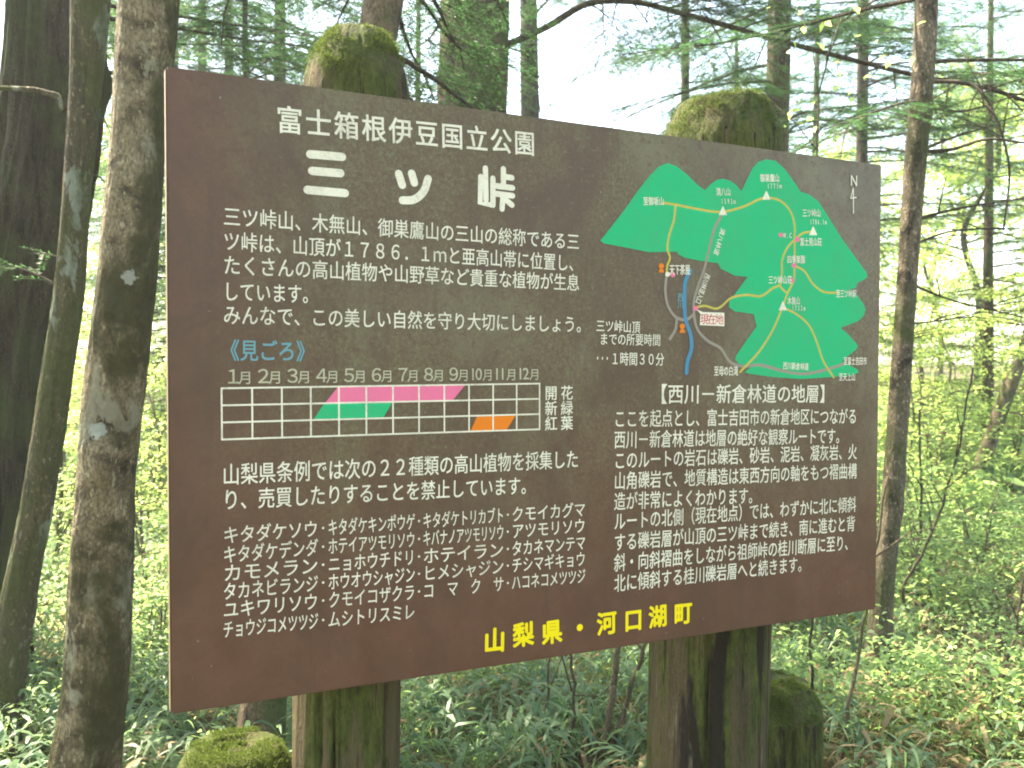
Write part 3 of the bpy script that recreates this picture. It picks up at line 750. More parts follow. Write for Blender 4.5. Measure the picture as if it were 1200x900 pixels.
def on_trunk(rel, z):
    P = np.array(rel); return np.array([np.interp(z, P[:, 2], P[:, 0]), np.interp(z, P[:, 2], P[:, 1]), z]), float(np.interp(z, P[:, 2], P[:, 3]))
def fir_crown(e, rel, seed, zs, Lr, n, az=None, mat='needle', nl=0.028, nw=0.0052, spacing=0.011, up=0.06, droop=0.25, gap=0.05, twig=0.30, bare=0.0):
    rng = np.random.default_rng(seed); br = []
    for i in range(n):
        z = zs[0] + (zs[1] - zs[0]) * (i + rng.random()) / n; p, r = on_trunk(rel, z)
        a = rng.uniform(0, 2 * math.pi) if az is None else rng.uniform(*az)
        br.append((bough(rng, p, a, rng.uniform(*Lr), up + rng.normal(0, 0.08), droop + rng.normal(0, 0.08)), max(0.006, min(r * 0.22, 0.014))))
    V, Fc, tw = fir_foliage(br, rng, nl, nw, spacing, gap, twig)
    if len(tw.v): tw.build('limbs', M['twig'], e)
    mesh_np('foliage', V, Fc, M[mat], e)

# --- barks
B_dark = mat_bark('furrowed_dark_bark', (0.026, 0.019, 0.011), (0.058, 0.044, 0.025), (0.006, 0.004, 0.003), moss=0.52, mossc=(0.030, 0.042, 0.010), speck=0.15, zs=0.10, furrow=22, patch=3)
B_thin = mat_bark('mossy_thin_bark', (0.062, 0.050, 0.028), (0.12, 0.098, 0.056), (0.030, 0.023, 0.014), moss=0.55, mossc=(0.055, 0.062, 0.018), lichen=0.16, lich=(0.20, 0.23, 0.18), zs=0.2, furrow=26, speck=0.5, patch=3)
B_grey = mat_bark('grey_brown_bark', (0.15, 0.115, 0.066), (0.27, 0.215, 0.135), (0.030, 0.022, 0.012), moss=0.5, mossc=(0.036, 0.034, 0.010), lichen=0.12, lich=(0.22, 0.205, 0.145), zs=1.2, furrow=9, speck=0.3, off=1.3, patch=3.2)
B_fir = mat_bark('brown_fir_bark', (0.125, 0.088, 0.055), (0.20, 0.15, 0.10), (0.03, 0.022, 0.017), moss=0.4, mossc=(0.05, 0.075, 0.02), zs=0.5, furrow=18, off=2.1)
B_pale = mat_bark('pale_blotched_bark', (0.105, 0.080, 0.053), (0.20, 0.158, 0.11), (0.026, 0.019, 0.013), moss=0.5, mossc=(0.05, 0.06, 0.02), zs=0.5, furrow=15, off=3.7, speck=0.4)
B_slim = mat_bark('slim_grey_bark', (0.075, 0.065, 0.052), (0.12, 0.10, 0.08), (0.03, 0.025, 0.02), zs=0.3, off=5.1)

# --- named trees of the photo
t, r1 = tree_from_pixels('old_conifer_tree', 'thick old conifer with furrowed dark mossy bark at the far left edge', 'tree', [(-34, 690, 112), (-10, 560, 108), (12, 400, 102), (42, 250, 100), (62, 120, 98), (68, 0, 94)], 4.6, B_dark, 2, amp=0.05, ridge=0.24, n=130, step=0.03, knots=2)
fir_crown(t, r1, 5, (2.9, 6.0), (0.7, 1.6), 14, az=(-1.5, 1.5), mat='needle')
t, r2 = tree_from_pixels('slender_conifer_tree', 'slim leaning mossy trunk between the thick dark conifer and the pale brown trunk', 'tree', [(6, 800, 40), (22, 700, 37), (42, 600, 36), (65, 450, 33), (82, 330, 31), (90, 220, 30), (100, 100, 34), (106, 0, 42)], 3.7, B_thin, 4, amp=0.10, ridge=0.09, n=80, step=0.02, knots=5)
mb = MB()
q = lambda px, py: Vector(at(px, py, 3.7)) - t.location
mb.tube([q(76, 130), q(66, 112), q(40, 105), q(0, 103), q(-60, 108)], [0.016, 0.015, 0.012, 0.010, 0.008], 8)
mb.build('limb', B_thin, t, True)
rng = np.random.default_rng(3)
br = [([np.array(p) for p in spline([tuple(q(82, 345)), tuple(q(50, 325)), tuple(q(15, 312)), tuple(q(-30, 316))], 3)], 0.006), ([np.array(p) for p in spline([tuple(q(84, 320)), tuple(q(66, 300)), tuple(q(40, 296))], 3)], 0.005),
      ([np.array(p) for p in spline([tuple(q(108, 120)), tuple(q(118, 132)), tuple(q(126, 150))], 3)], 0.004), ([np.array(p) for p in spline([tuple(q(92, 215)), tuple(q(112, 205)), tuple(q(122, 212))], 3)], 0.004)]
V, Fc, tw = fir_foliage(br, rng, twig_len=0.16); tw.build('limbs', M['twig'], t); mesh_np('foliage', V, Fc, M['needle'], t)
t, r3 = tree_from_pixels('grey_barked_tree', 'pale brown trunk with dark moss patches and white lichen spots just left of the sign', 'tree', [(99, 900, 69), (112, 800, 68), (119, 680, 69), (123, 580, 66), (130, 480, 67), (142, 380, 66), (153, 270, 65), (162, 160, 62), (174, 0, 66)], 3.0, B_grey, 6, amp=0.075, n=120, step=0.015, knots=7, flare=0.5)
add_spots(t, B_grey, [(at(152, 325, 2.91), 0.026), (at(158, 330, 2.91), 0.018), (at(115, 505, 2.91), 0.028), (at(108, 514, 2.93), 0.016)])
t, r4 = tree_from_pixels('hidden_conifer_tree', 'brown trunk rising behind the left sign post, seen above and below the board', 'tree', [(306, 850, 52), (330, 640, 50), (385, 300, 46), (436, 80, 44), (450, 0, 45)], 3.3, B_fir, 9, amp=0.08, n=40, step=0.03, knots=6, flare=0.3)
fir_crown(t, r4, 8, (2.15, 3.6), (0.7, 1.4), 18, az=(-0.9, 0.6))
t, r5 = tree_from_pixels('thick_fir_tree', 'thick mossy fir trunk with green sprays behind the middle of the board top', 'tree', [(548, 500, 84), (554, 120, 80), (557, 0, 80)], 6.0, B_fir, 11, amp=0.05, ridge=0.05, n=56, step=0.05, knots=4)
fir_crown(t, r5, 13, (2.2, 6.4), (0.9, 2.2), 22, az=(-2.0, 2.3))
mb = MB(); rng = np.random.default_rng(31)   # the long bough that arches over to the right
q = lambda px, py, Y: Vector(at(px, py, Y)) - t.location
pp = spline([tuple(q(*p)) for p in ((580, 58, 6.0), (640, 32, 5.9), (690, 4, 5.8), (740, 2, 5.7), (800, 16, 5.6), (900, 44, 5.4), (987, 67, 5.2), (1077, 89, 5.1), (1150, 102, 5.0), (1230, 128, 4.9))], 6)
mb.tube(pp, [0.023 - 0.014 * i / len(pp) for i in range(len(pp))], 10)
mb.build('bough', M['twig'], t, True)
br = []
for i in range(12, len(pp) - 1, 2):
    for sg in (-1, 1):
        if rng.random() < 0.75: br.append((bough(rng, np.array(pp[i]), (0.35 if sg > 0 else 2.6) + rng.normal(0, 0.35), rng.uniform(0.4, 0.9), 0.0, 0.3), 0.006))
V, Fc, tw = fir_foliage(br, rng); tw.build('bough_twigs', M['twig'], t); mesh_np('bough_foliage', V, Fc, M['needle'], t)
t, rq = tree_from_pixels('young_fir_tree', 'young fir with dense drooping sprays between the pale brown trunk and left post head', 'tree', [(290, 500, 9), (288, 100, 7), (287, 0, 6)], 5.6, B_slim, 33, top=5.0, amp=0.06, n=16, step=0.08)
fir_crown(t, rq, 34, (2.0, 4.9), (0.5, 1.25), 46, droop=0.35)
t, r6 = tree_from_pixels('slim_fir_tree', 'slim grey trunk just right of the thick mossy fir, behind the board top', 'tree', [(628, 500, 28), (621, 130, 22), (619, 0, 20)], 8.0, B_slim, 14, amp=0.06, n=24, step=0.06)
fir_crown(t, r6, 15, (3.4, 6.4), (0.7, 1.6), 9)
t, r7 = tree_from_pixels('slim_fir_tree', 'thin dark trunk at the left shoulder of the right sign post', 'tree', [(803, 400, 12), (803, 110, 10), (803, 0, 9)], 9.0, B_slim, 16, amp=0.05, n=16, step=0.1)
fir_crown(t, r7, 17, (3.6, 7), (0.6, 1.5), 12)
t, r8 = tree_from_pixels('mossy_fir_tree', 'mossy fir trunk wrapped in foliage directly right of the right sign post head', 'tree', [(902, 500, 30), (910, 170, 27), (914, 0, 26)], 7.2, B_thin, 18, amp=0.06, n=30, step=0.06)
fir_crown(t, r8, 19, (2.6, 6.6), (0.9, 2.3), 30)
t, r9 = tree_from_pixels('slim_fir_tree', 'grey trunk veiled by needles above the right end of the board', 'tree', [(1008, 400, 15), (1010, 190, 13), (1012, 0, 12)], 10.0, B_slim, 20, amp=0.05, n=16, step=0.1)
fir_crown(t, r9, 21, (2.6, 6), (0.8, 2.1), 46, nl=0.034, nw=0.0066, spacing=0.015)
t, r10 = tree_from_pixels('pale_barked_tree', 'tall pale blotched trunk standing just right of the board', 'tree', [(1026, 800, 30), (1034, 700, 24), (1045, 590, 24), (1055, 450, 23), (1063, 330, 22), (1072, 200, 24), (1083, 70, 25), (1086, 0, 26)], 4.2, B_pale, 22, amp=0.08, n=40, step=0.03, knots=6)
rng = np.random.default_rng(77)
mb = MB()                         # bare dead boughs on the pale trunk
q = lambda px, py, Y=4.4: Vector(at(px, py, Y)) - t.location
for pl, r0 in (([(1068, 178, 4.4), (1110, 176, 4.3), (1160, 163, 4.1), (1205, 168, 4.0)], 0.011), ([(1074, 178, 4.4), (1120, 160, 4.6), (1172, 145, 4.8)], 0.009),
               ([(1062, 260, 4.4), (1120, 245, 4.2), (1200, 232, 4.1)], 0.008), ([(1060, 292, 4.4), (1110, 272, 4.5), (1190, 268, 4.6)], 0.008), ([(1060, 330, 4.4), (1110, 350, 4.4), (1200, 372, 4.3)], 0.007),
               ([(1058, 380, 4.4), (1100, 376, 4.5), (1150, 366, 4.6)], 0.006), ([(1066, 120, 4.4), (1130, 130, 4.6), (1200, 108, 4.7)], 0.008), ([(1090, 95, 4.4), (1140, 100, 4.3), (1165, 135, 4.2), (1182, 190, 4.2), (1176, 270, 4.2)], 0.010)):
    pp = spline([tuple(q(*p)) for p in pl], 6); n_ = len(pp)
    mb.tube(pp, [r0 * (1 - 0.6 * i / n_) for i in range(n_)], 6)
    for _ in range(5):
        i = rng.integers(2, n_ - 1); d = Vector(rng.normal(0, 1, 3)); d.z = abs(d.z) * 0.3 - 0.1; d.normalize(); a = Vector(pp[i])
        mb.tube([a, a + d * 0.12 + Vector((0, 0, 0.01)), a + d * rng.uniform(0.2, 0.42)], [0.004, 0.003, 0.0015], 4)
mb.build('limbs', M['twig'], t, True)
fir_crown(t, r10, 23, (2.5, 5.5), (0.7, 1.5), 12)
t, r11 = tree_from_pixels('leaning_dead_tree', 'dark slanting trunk leaning right at the right edge of the photo', 'tree', [(1140, 580, 18), (1166, 500, 18), (1196, 420, 16), (1230, 330, 15)], 9.0, B_fir, 25, top=3.2, amp=0.06, n=20, step=0.06)
t, r12 = tree_from_pixels('young_fir_tree', 'young fir with dark short trunk behind the slanting dead trunk', 'tree', [(1153, 620, 15), (1157, 480, 13), (1158, 300, 11), (1160, 120, 8)], 10.5, B_fir, 27, top=6, amp=0.05, n=16, step=0.1)
fir_crown(t, r12, 28, (1.0, 6), (0.9, 2.2), 40, mat='needle_light', nl=0.034, nw=0.0066, spacing=0.015)


# ------------------------------------------------------------------ broadleaf saplings and background trees
def leaf_cloud(rng, C, R, n, L, flat=0.5, aspect=0.5):
    """n leaves spread in flattened clumps: C clump centres (m,3), R clump radii"""
    idx = rng.integers(0, len(C), n)
    P = C[idx] + rng.normal(0, 1, (n, 3)) * np.array([1, 1, flat]) * R[idx][:, None] * 0.55
    D = rng.normal(0, 1, (n, 3)); D[:, 2] = D[:, 2] * 0.35 - 0.25
    N = rng.normal(0, 0.45, (n, 3)) + np.array([0, 0, 1.0])
    ln = L * rng.uniform(0.6, 1.3, n)
    return leaf_quads(P, D, N, ln, ln * aspect * rng.uniform(0.85, 1.2, n), 0.12)
def sapling(e, seed, H, spread, n_br, leaves, L, mat, lean=0.0, stems=1, low=0.25, parts=('stem', 'foliage')):
    rng = np.random.default_rng(seed); mb = MB(); C = []; R = []
    for s_ in range(stems):
        a = rng.uniform(0, 6.28); ln = lean + (0.28 if stems > 1 else 0.06) * rng.uniform(0.5, 1.3)
        pts = [np.array([0.03 * s_ * math.cos(a), 0.03 * s_ * math.sin(a), -0.04])]
        h = H * rng.uniform(0.75, 1.05)
        for i in range(1, 7):
            t = i / 6; pts.append(np.array([math.cos(a) * ln * h * t ** 1.4, math.sin(a) * ln * h * t ** 1.4, h * t]) + rng.normal(0, 0.018 * H, 3) * [1, 1, 0.2])
        r0 = 0.006 + 0.0045 * H
        mb.tube(spline(pts, 3), np.linspace(r0, 0.002, 19), 6)
        for b in range(n_br):
            t = rng.uniform(low, 1.0); i = min(5, int(t * 6)); p = pts[i] + (pts[i + 1] - pts[i]) * (t * 6 - i)
            az = rng.uniform(0, 6.28); l = spread * (1.15 - 0.7 * t) * rng.uniform(0.5, 1.1)
            bp = bough(rng, p, az, l, 0.28, 0.28, 6)
            mb.tube(bp, np.linspace(max(0.003, r0 * 0.4), 0.0012, 6), 4, False)
            for k_ in (2, 3, 4, 5): C.append(bp[k_] + rng.normal(0, 0.05 * spread, 3) * [1, 1, 0.3]); R.append(0.12 * spread + 0.05)
    mb.build(parts[0], M['stem'], e, True)
    V, Fc = leaf_cloud(rng, np.array(C), np.array(R), leaves, L, 0.28)
    mesh_np(parts[1], V, Fc, M[mat], e)
def copy_tree(o, loc, rz, sc, label=None):
    c = o.copy(); COL.objects.link(c); c.location = loc; c.rotation_euler = (0, 0, rz); c.scale = (sc, sc, sc)
    if label: c['label'] = label
    for ch in o.children:
        d = ch.copy(); COL.objects.link(d); d.parent = c
    return c
def placed(px, Y, sink=0.03):
    q = at(px, 450, Y); return (q.x, q.y, ground_z(q.x, q.y) - sink)
used = {}
def put(kind, proto, loc, rz, sc, label):
    if kind not in used:
        used[kind] = 1; proto.location = loc; proto.rotation_euler = (0, 0, rz); proto.scale = (sc,) * 3; proto['label'] = label; return proto
    return copy_tree(proto, loc, rz, sc, label)
G_SAP = 'leafy saplings and bushes in the undergrowth'
protos = []
for i, (H, sp, nb, lv, L, m, stems) in enumerate(((2.3, 1.0, 18, 1700, 0.042, 'leaf', 1), (1.5, 0.8, 9, 1500, 0.036, 'leaf', 3), (1.1, 0.6, 7, 1300, 0.038, 'leaf2', 4), (3.4, 1.4, 24, 3400, 0.05, 'leaf', 1), (0.7, 0.45, 6, 800, 0.036, 'leaf2', 5))):
    e = empty('leafy_sapling', (0, 0, 0), 'x', 'bush' if stems > 1 else 'sapling', G_SAP); sapling(e, 100 + i, H, sp, nb, lv, L, m, stems=stems); protos.append(e)
rnd = random.Random(5)
LBL = ['single stemmed sapling with flat layers of light green leaves in the undergrowth', 'knee high three stemmed bush with light green leaves in the undergrowth', 'low many stemmed bush with mid green leaves in the undergrowth',
       'tall young broadleaf tree with bright yellow green leaves behind the sign', 'small round bush of mid green leaves close to the forest floor']
spots = [  # kind, photo px, distance, scale
    (0, 1225, 6.8, 1.0), (1, 1090, 7.2, .8), (2, 960, 7.5, 1.0), (2, 1020, 6.2, .8), (1, 990, 9.0, 1.1), (0, 1060, 8.0, 1.1), (2, 1130, 9.5, 1.0), (0, 1210, 9.5, 1.2),
    (3, 1110, 11, 1.0), (3, 1180, 13, 1.1), (3, 1060, 14, 1.0), (3, 980, 15, 1.15), (3, 1220, 10.5, .9), (1, 930, 11, 1.2), (1, 1100, 10, 1.2), (2, 1190, 11, 1.4), (4, 1080, 5.4, 1.0), (4, 1150, 6.2, 1.1), (4, 985, 6.0, 1.0),
    (0, 175, 7.5, .9), (1, 170, 6.0, 1.0), (3, 165, 10, 1.0), (3, 60, 12, 1.0), (0, 70, 8.5, 1.0), (1, 75, 7.0, .9), (2, 180, 8.5, 1.2), (3, 10, 11, 1.1), (3, 215, 14, 1.2), (0, 215, 9, 1.1), (4, 165, 5.2, 1.0), (4, 185, 4.6, .9), (2, 60, 6.2, .9), (1, 20, 9, 1.2), (3, 120, 16, 1.2),
    (4, 520, 6.0, .8), (4, 620, 6.4, .9), (2, 700, 8.5, .8), (4, 740, 6.8, .8), (3, 300, 12, 1.2), (3, 480, 13, 1.25), (3, 640, 16, 1.1), (3, 880, 14, 1.15), (3, 760, 17, 1.0), (0, 330, 10, 1.2), (3, 400, 16, 1.3)]
for i, (kd, px, Y, sc) in enumerate(spots):
    put(kd, protos[kd], placed(px, Y), rnd.uniform(0, 6.28), sc, LBL[kd])

# thin bare stems
def thin_stem(label, pts, r0, mat='stem', twigs=2, leafy=0, seed=0):
    """pts: (px, py, Y) from the foot up"""
    P = [at(*p) for p in pts]; gz = ground_z(P[0].x, P[0].y); d = (P[0] - P[1]); 
    if P[0].z > gz: P.insert(0, Vector((P[0].x + d.x / d.z * (gz - 0.03 - P[0].z) * 0.8, P[0].y, gz - 0.03)))
    e = empty('bare_stem', P[0], label, 'sapling', 'thin bare stems in the undergrowth')
    rel = [tuple(p - P[0]) for p in P]; mb = MB(); sp = spline(rel, 6); n = len(sp)
    rng = np.random.default_rng(seed); sp = [np.array(p) + rng.normal(0, 0.004, 3) for p in sp]
    mb.tube(sp, [r0 * (1 - 0.55 * i / n) for i in range(n)], 8)
    mb.build('stem', M[mat], e, True)
    if twigs:
        mb = MB(); C = []
        for _ in range(twigs):
            i = rng.integers(n // 3, n - 1); dd = rng.normal(0, 1, 3); dd[2] = abs(dd[2]) * .7 + .3; dd /= np.linalg.norm(dd); L = rng.uniform(.2, .5)
            bp = [sp[i], sp[i] + dd * L * .5 + rng.normal(0, .02, 3), sp[i] + dd * L]; mb.tube(bp, [r0 * .4, r0 * .3, .0012], 5); C += bp[1:]
        mb.build('twigs', M[mat], e, True)
        if leafy:
            V, Fc = leaf_cloud(rng, np.array(C), np.full(len(C), .16), leafy, .045, .4); mesh_np('foliage', V, Fc, M['leaf'], e)
    return e
thin_stem('mossy bare stem leaning right beside the right post, left of its twin', [(705, 900, 3.35), (720, 800, 3.35), (735, 700, 3.35), (745, 500, 3.35)], 0.015, 'stem', 0, 0, 1)
thin_stem('thin pale bare stem slanting up to the right edge of the right sign post', [(715, 895, 3.35), (738, 810, 3.35), (764, 740, 3.35), (790, 640, 3.35)], 0.012, 'stem', 1, 0, 2)
thin_stem('very thin dark twig rising from the bamboo grass under the board middle', [(625, 900, 3.35), (640, 820, 3.35), (645, 760, 3.35), (650, 640, 3.35)], 0.006, 'twig', 2, 0, 3)
thin_stem('thin dark twig with side shoots under the board between the posts', [(660, 900, 3.35), (672, 830, 3.35), (668, 740, 3.35), (672, 640, 3.35)], 0.008, 'twig', 3, 30, 4)
thin_stem('long pale straight stem leaning right in front of the pale trunk foot', [(985, 900, 3.35), (1000, 800, 3.35), (1018, 700, 3.35), (1040, 560, 3.35)], 0.009, 'stem', 1, 0, 5)
thin_stem('curved dark stem with loose leaves right of the pale trunk', [(1100, 815, 4.8), (1080, 740, 4.8), (1058, 700, 4.8), (1085, 640, 4.7), (1120, 540, 4.7), (1140, 430, 4.6)], 0.010, 'twig', 6, 160, 6)
thin_stem('wavy dark stem rising right of the pale trunk foot', [(1062, 720, 6.0), (1078, 640, 6.0), (1080, 590, 6.0), (1078, 480, 6.0)], 0.013, 'twig', 4, 120, 7)
thin_stem('thin forked stem near the lower right corner', [(1160, 860, 3.7), (1172, 800, 3.7), (1190, 740, 3.75), (1205, 640, 3.8)], 0.008, 'twig', 5, 60, 8)
thin_stem('upright reddish brown stem between the two left trunks and the sign', [(206, 780, 6.5), (204, 690, 6.5), (200, 560, 6.5), (198, 420, 6.5)], 0.03, 'stem', 2, 60, 9)
thin_stem('dark upright stem between the slim mossy trunk and the pale brown trunk', [(70, 730, 6.5), (70, 640, 6.5), (72, 500, 6.5), (74, 330, 6.5)], 0.026, 'twig', 3, 60, 10)
thin_stem('slender twig with scattered fresh green leaves above the right end of the board', [(950, 700, 3.6), (945, 400, 3.6), (955, 220, 3.6), (965, 90, 3.6), (985, 20, 3.6)], 0.006, 'twig', 7, 60, 12)
thin_stem('short dark trunk standing behind the lower right corner of the board', [(985, 775, 7.2), (984, 720, 7.2), (982, 600, 7.2)], 0.03, 'twig', 2, 40, 11)

# ------------------------------------------------------------------ bamboo grass, one carpet nobody could count
def sasa(seed, n, area, Lr, hr, mat, name, label, wid=0.115, cond=None):
    rng = np.random.default_rng(seed); PV = []; PF = []; k = 0
    x0, x1, y0, y1 = area
    X = rng.uniform(x0, x1, n * 2); Y = rng.uniform(y0, y1, n * 2)
    keep = []
    for i in range(n * 2):
        dns = 0.5 + 0.9 * noise.noise(Vector((X[i] * 0.7, Y[i] * 0.7, seed)))
        if rng.random() < dns and abs(X[i]) < 0.75 * Y[i] + 1.2 and len(keep) < n: keep.append(i)
    X = X[keep]; Y = Y[keep]; Z = np.array([ground_z(a, b) for a, b in zip(X, Y)])
    m = len(X); per = 7
    h = rng.uniform(*hr, m); bx = np.repeat(X, per); by = np.repeat(Y, per); bz = np.repeat(Z + h, per)
    az = rng.uniform(0, 6.28, m * per); el = rng.uniform(-0.15, 0.9, m * per); L = rng.uniform(*Lr, m * per)
    P = np.stack([bx + rng.normal(0, .03, m * per), by + rng.normal(0, .03, m * per), bz - rng.uniform(0, 1, m * per) * np.repeat(h, per) * 0.55], 1)
    D = np.stack([np.cos(az) * np.cos(el), np.sin(az) * np.cos(el), np.sin(el)], 1)
    Hd = np.stack([np.cos(az), np.sin(az), np.zeros_like(az)], 1); Sd = np.stack([-np.sin(az), np.cos(az), rng.normal(0, .25, m * per)], 1)
    w = L * wid * rng.uniform(.8, 1.3, m * per); dr = rng.uniform(0.35, 1.0, m * per)
    rows = []
    for t, ww in ((0, .25), (.3, 1.0), (.65, .75), (1.0, 0.04)):
        c = P + D * (L * t)[:, None] - np.array([0, 0, 1.0]) * (L * dr * t * t)[:, None]
        rows += [c + Sd * (w * ww / 2)[:, None], c - Sd * (w * ww / 2)[:, None]]
    V = np.stack(rows, 1).reshape(-1, 3); q = np.arange(m * per) * 8
    Fc = np.concatenate([np.stack([q + 2 * j, q + 2 * j + 1, q + 2 * j + 3, q + 2 * j + 2], 1) for j in range(3)])
    o = mesh_np(name, V, Fc, M[mat], None, True)
    return tag(o, label, 'bamboo grass', kind='stuff')
sasa(1, 3300, (-4.5, 2.0, 2.9, 8.0), (0.06, 0.16), (0.06, 0.32), 'sasa', 'bamboo_grass', 'blue green dwarf bamboo leaves covering the forest floor near the sign', 0.12)
sasa(4, 3000, (-4.5, 4.8, 2.9, 8.5), (0.10, 0.24), (0.06, 0.28), 'leaf2', 'woodland_grass', 'light green narrow grass blades among the dwarf bamboo', 0.045)
sasa(2, 5000, (-12, 12, 8.0, 20.0), (0.2, 0.4), (0.12, 0.5), 'leaf2', 'distant_undergrowth', 'light green low plants covering the forest floor farther back', 0.18)
sasa(3, 800, (-4, 4, 2.9, 7), (0.06, 0.2), (0.02, 0.22), 'dry', 'dry_leaves', 'dry straw coloured leaves lying among the bamboo grass', 0.10)
def herbs(seed, n, area, L, mat, name, label):
    """small leaved ground plants in rough cushions"""
    rng = np.random.default_rng(seed); x0, x1, y0, y1 = area; C = []
    while len(C) < 420:
        x, y = rng.uniform(x0, x1), rng.uniform(y0, y1)
        if rng.random() < 0.5 + 0.9 * noise.noise(Vector((x * 0.8, y * 0.8, seed))): C.append((x, y, ground_z(x, y) + rng.uniform(0.08, 0.34)))
    V, Fc = leaf_cloud(rng, np.array(C), rng.uniform(0.12, 0.32, len(C)), n, L, 0.55, 0.55)
    tag(mesh_np(name, V, Fc, M[mat]), label, 'ground plants', kind='stuff')
herbs(7, 52000, (0.6, 6.0, 3.3, 8.5), 0.032, 'leaf2', 'ground_plants', 'small leaved pale green plants carpeting the forest floor right of the sign')
herbs(8, 34000, (-5.0, 0.8, 3.2, 8.5), 0.030, 'leaf2', 'ground_plants', 'small leaved green plants among the bamboo grass left of the sign and below it')

# ------------------------------------------------------------------ moss tufts on the heads of the logs
M['moss'] = mat_leaf('moss_tufts', (0.035, 0.055, 0.010), (0.115, 0.140, 0.030), (0.10, 0.15, 0.03), 0.25, 0.8, 0.1)
def moss(log, seed, n, need=0.25, bare=0.5):
    me = log.data; rng = np.random.default_rng(seed); m = len(me.polygons)
    A = np.zeros(m); me.polygons.foreach_get('area', A); C = np.zeros(m * 3); me.polygons.foreach_get('center', C); C = C.reshape(-1, 3)
    N = np.zeros(m * 3); me.polygons.foreach_get('normal', N); N = N.reshape(-1, 3)
    top = C[:, 2].max()
    msk = np.array([0.5 + noise.noise(Vector(c) * 13) + 0.6 * noise.noise(Vector(c) * 40) for c in C])
    w = A * np.clip((N[:, 2] - need) * 3 + (msk - bare) * 1.6, 0, 1) * (C[:, 2] > top - 0.22) * (msk > bare * 0.75)
    idx = rng.choice(m, n, p=w / w.sum()); nn = N[idx]
    P = C[idx] + rng.normal(0, 1, (n, 3)) * np.sqrt(A[idx])[:, None] * 0.6 - nn * 0.001
    D = nn + rng.normal(0, 0.75, (n, 3)); V, Fc = leaf_quads(P, D, rng.normal(0, 1, (n, 3)), rng.uniform(0.0025, 0.0065, n), rng.uniform(0.0012, 0.0028, n), 0.1)
    mesh_np('moss', V, Fc, M['moss'], log)
for i, o in enumerate([o for o in bpy.data.objects if o.name.split('.')[0] in ('post', 'stump') and o.type == 'MESH']):
    st = o.name.startswith('stump'); moss(o, 60 + i, 26000 if st else 14000, 0.3, 0.5 if st else 0.55)

# ------------------------------------------------------------------ forest behind
def broadleaf(name, seed, H, crown_r, z0, leaves, L, mat, tr, group, label):
    e = empty(name, (0, 0, 0), label, 'tree', group); rng = np.random.default_rng(seed)
    path = [(0, 0, -0.1, tr)] + [(rng.normal(0, .05) * z, rng.normal(0, .05) * z, z, tr * (1 - .6 * z / H)) for z in np.linspace(H * .2, H * .95, 5)]
    trunk('trunk', path, B_slim if seed % 2 else B_fir, e, seed, n=14, step=0.2)
    mb = MB(); C = []; R = []
    for i in range(22):
        z = rng.uniform(z0, H * .95); p, r = on_trunk(path, z); t = (z - z0) / (H - z0)
        l = crown_r * (1 - 0.6 * t) * rng.uniform(.5, 1.1); bp = bough(rng, p, rng.uniform(0, 6.28), l, .35, .2, 6)
        mb.tube(bp, np.linspace(max(.012, r * .35), .004, 6), 5, False)
        for k_ in (2, 3, 4, 5): C.append(bp[k_] + rng.normal(0, .2, 3)); R.append(rng.uniform(.3, .6))
    mb.build('limbs', M['twig'], e, True)
    V, Fc = leaf_cloud(rng, np.array(C), np.array(R), leaves, L, .45, .6); mesh_np('foliage', V, Fc, M[mat], e)
    return e
def firtree(seed, H, group, label):
    e = empty('fir_tree', (0, 0, 0), label, 'tree', group); rng = np.random.default_rng(seed)
    path = [(0, 0, -0.1, .10), (rng.normal(0, .05), 0, H * .5, .07), (0, rng.normal(0, .08), H, .03)]
    trunk('trunk', path, B_slim, e, seed, n=14, step=0.2)
    fir_crown(e, path, seed + 1, (H * .18, H * .97), (0.7, 2.1), 80, nl=0.05, nw=0.013, spacing=0.026, gap=0.075, twig=0.45)
    return e
GB = 'broadleaf trees far behind the sign'; GF = 'firs in the forest behind the sign'
bt = [broadleaf('broadleaf_tree', 41, 7, 2.6, 1.2, 7000, .10, 'leaf', .09, GB, 'x'), broadleaf('broadleaf_tree', 42, 9, 3.0, 2.0, 8000, .11, 'leaf2', .08, GB, 'x'), broadleaf('broadleaf_tree', 43, 5, 2.0, .6, 5500, .085, 'leaf', .06, GB, 'x')]
ft = [firtree(51, 8, GF, 'x'), firtree(52, 11, GF, 'x')]
LB = ['mid height broadleaf tree with yellow green leaves far behind the sign', 'tall broadleaf tree with mid green leaves far behind the sign', 'low spreading broadleaf tree with yellow green leaves far behind the sign']
LF = ['fir with dark layered boughs in the forest behind the sign', 'tall dark fir in the forest behind the sign']
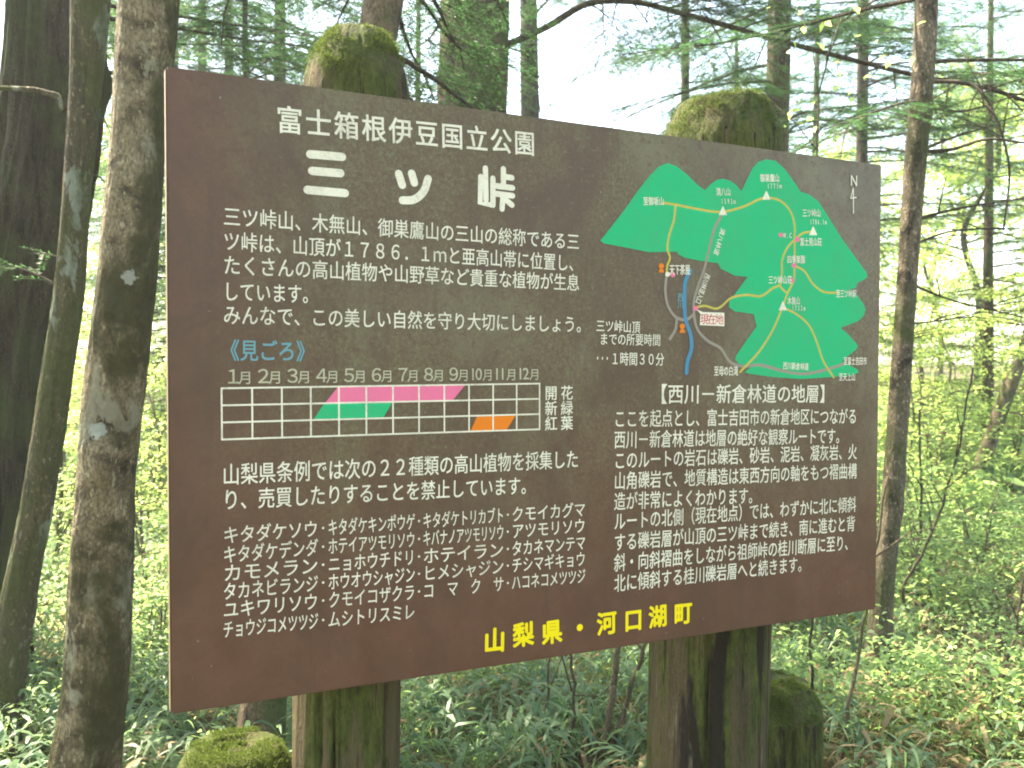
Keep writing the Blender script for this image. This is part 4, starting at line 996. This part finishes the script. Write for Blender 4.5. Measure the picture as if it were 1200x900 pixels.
far = [('b', 0, 1150, 17), ('b', 2, 1080, 18), ('b', 0, 1000, 21), ('b', 1, 1100, 28), ('b', 0, 930, 26), ('b', 2, 860, 24), ('b', 2, 780, 26), ('b', 2, 680, 28), ('b', 0, 560, 24), ('b', 2, 480, 20), ('b', 0, 380, 22), ('b', 1, 290, 24),
       ('b', 0, 220, 18), ('b', 1, 150, 22), ('b', 0, 80, 19), ('b', 2, 20, 16), ('b', 1, -10, 24), ('b', 0, 1250, 19), ('b', 0, 440, 36), ('b', 1, 240, 40), ('b', 0, 620, 40), ('b', 0, 720, 42), ('b', 0, 830, 40), ('b', 1, 940, 44), ('b', 1, 520, 44), ('b', 1, -40, 40),
       ('f', 0, 955, 14), ('f', 1, 1215, 15), ('f', 0, 862, 17), ('f', 0, 330, 10), ('f', 1, 240, 14), ('f', 0, 205, 11), ('f', 1, 492, 16), ('f', 0, 268, 13)]
for kd, i, px, Y in far:
    pr = bt[i] if kd == 'b' else ft[i]
    put(kd + str(i), pr, placed(px, Y, .1), rnd.uniform(0, 6.28), rnd.uniform(.85, 1.15), (LB if kd == 'b' else LF)[i])

# the wood goes on round the viewer: unseen trees added for the board's light
for i, (a, d, sc) in enumerate(((100, 7, 1.0), (125, 9, 1.1), (150, 6.5, 1.0), (172, 10, 1.2), (195, 7.5, 1.0), (218, 9.5, 1.1), (245, 7, 1.05), (268, 9, 1.0), (138, 14, 1.3), (205, 15, 1.3))):
    x, y = d * math.sin(math.radians(a)), d * math.cos(math.radians(a))
    c = copy_tree((bt[0], bt[1], ft[0])[i % 3], (x, y, ground_z(x, y) - .1), i * 1.3, sc, 'unseen tree of the same wood, added behind the viewer for the light on the sign')
    c['group'] = 'unseen trees added behind the viewer'

# ------------------------------------------------------------------ haze between the trees
me = bpy.data.meshes.new('haze'); bm = bmesh.new(); bmesh.ops.create_cube(bm, size=2.0); bm.to_mesh(me); bm.free()
hz = bpy.data.objects.new('haze', me); COL.objects.link(hz); hz.scale = (425, 425, 12); hz.location = (0, 0, 9.5)
m = bpy.data.materials.new('haze'); m.use_nodes = True; m.node_tree.nodes.clear()
v = m.node_tree.nodes.new('ShaderNodeVolumePrincipled'); v.inputs['Density'].default_value = 0.0019; v.inputs['Color'].default_value = (0.92, 0.97, 0.92, 1); v.inputs['Anisotropy'].default_value = 0.3
o_ = m.node_tree.nodes.new('ShaderNodeOutputMaterial'); m.node_tree.links.new(v.outputs[0], o_.inputs['Volume'])
me.materials.append(m); tag(hz, 'thin pale haze between the trees', 'haze', kind='stuff')
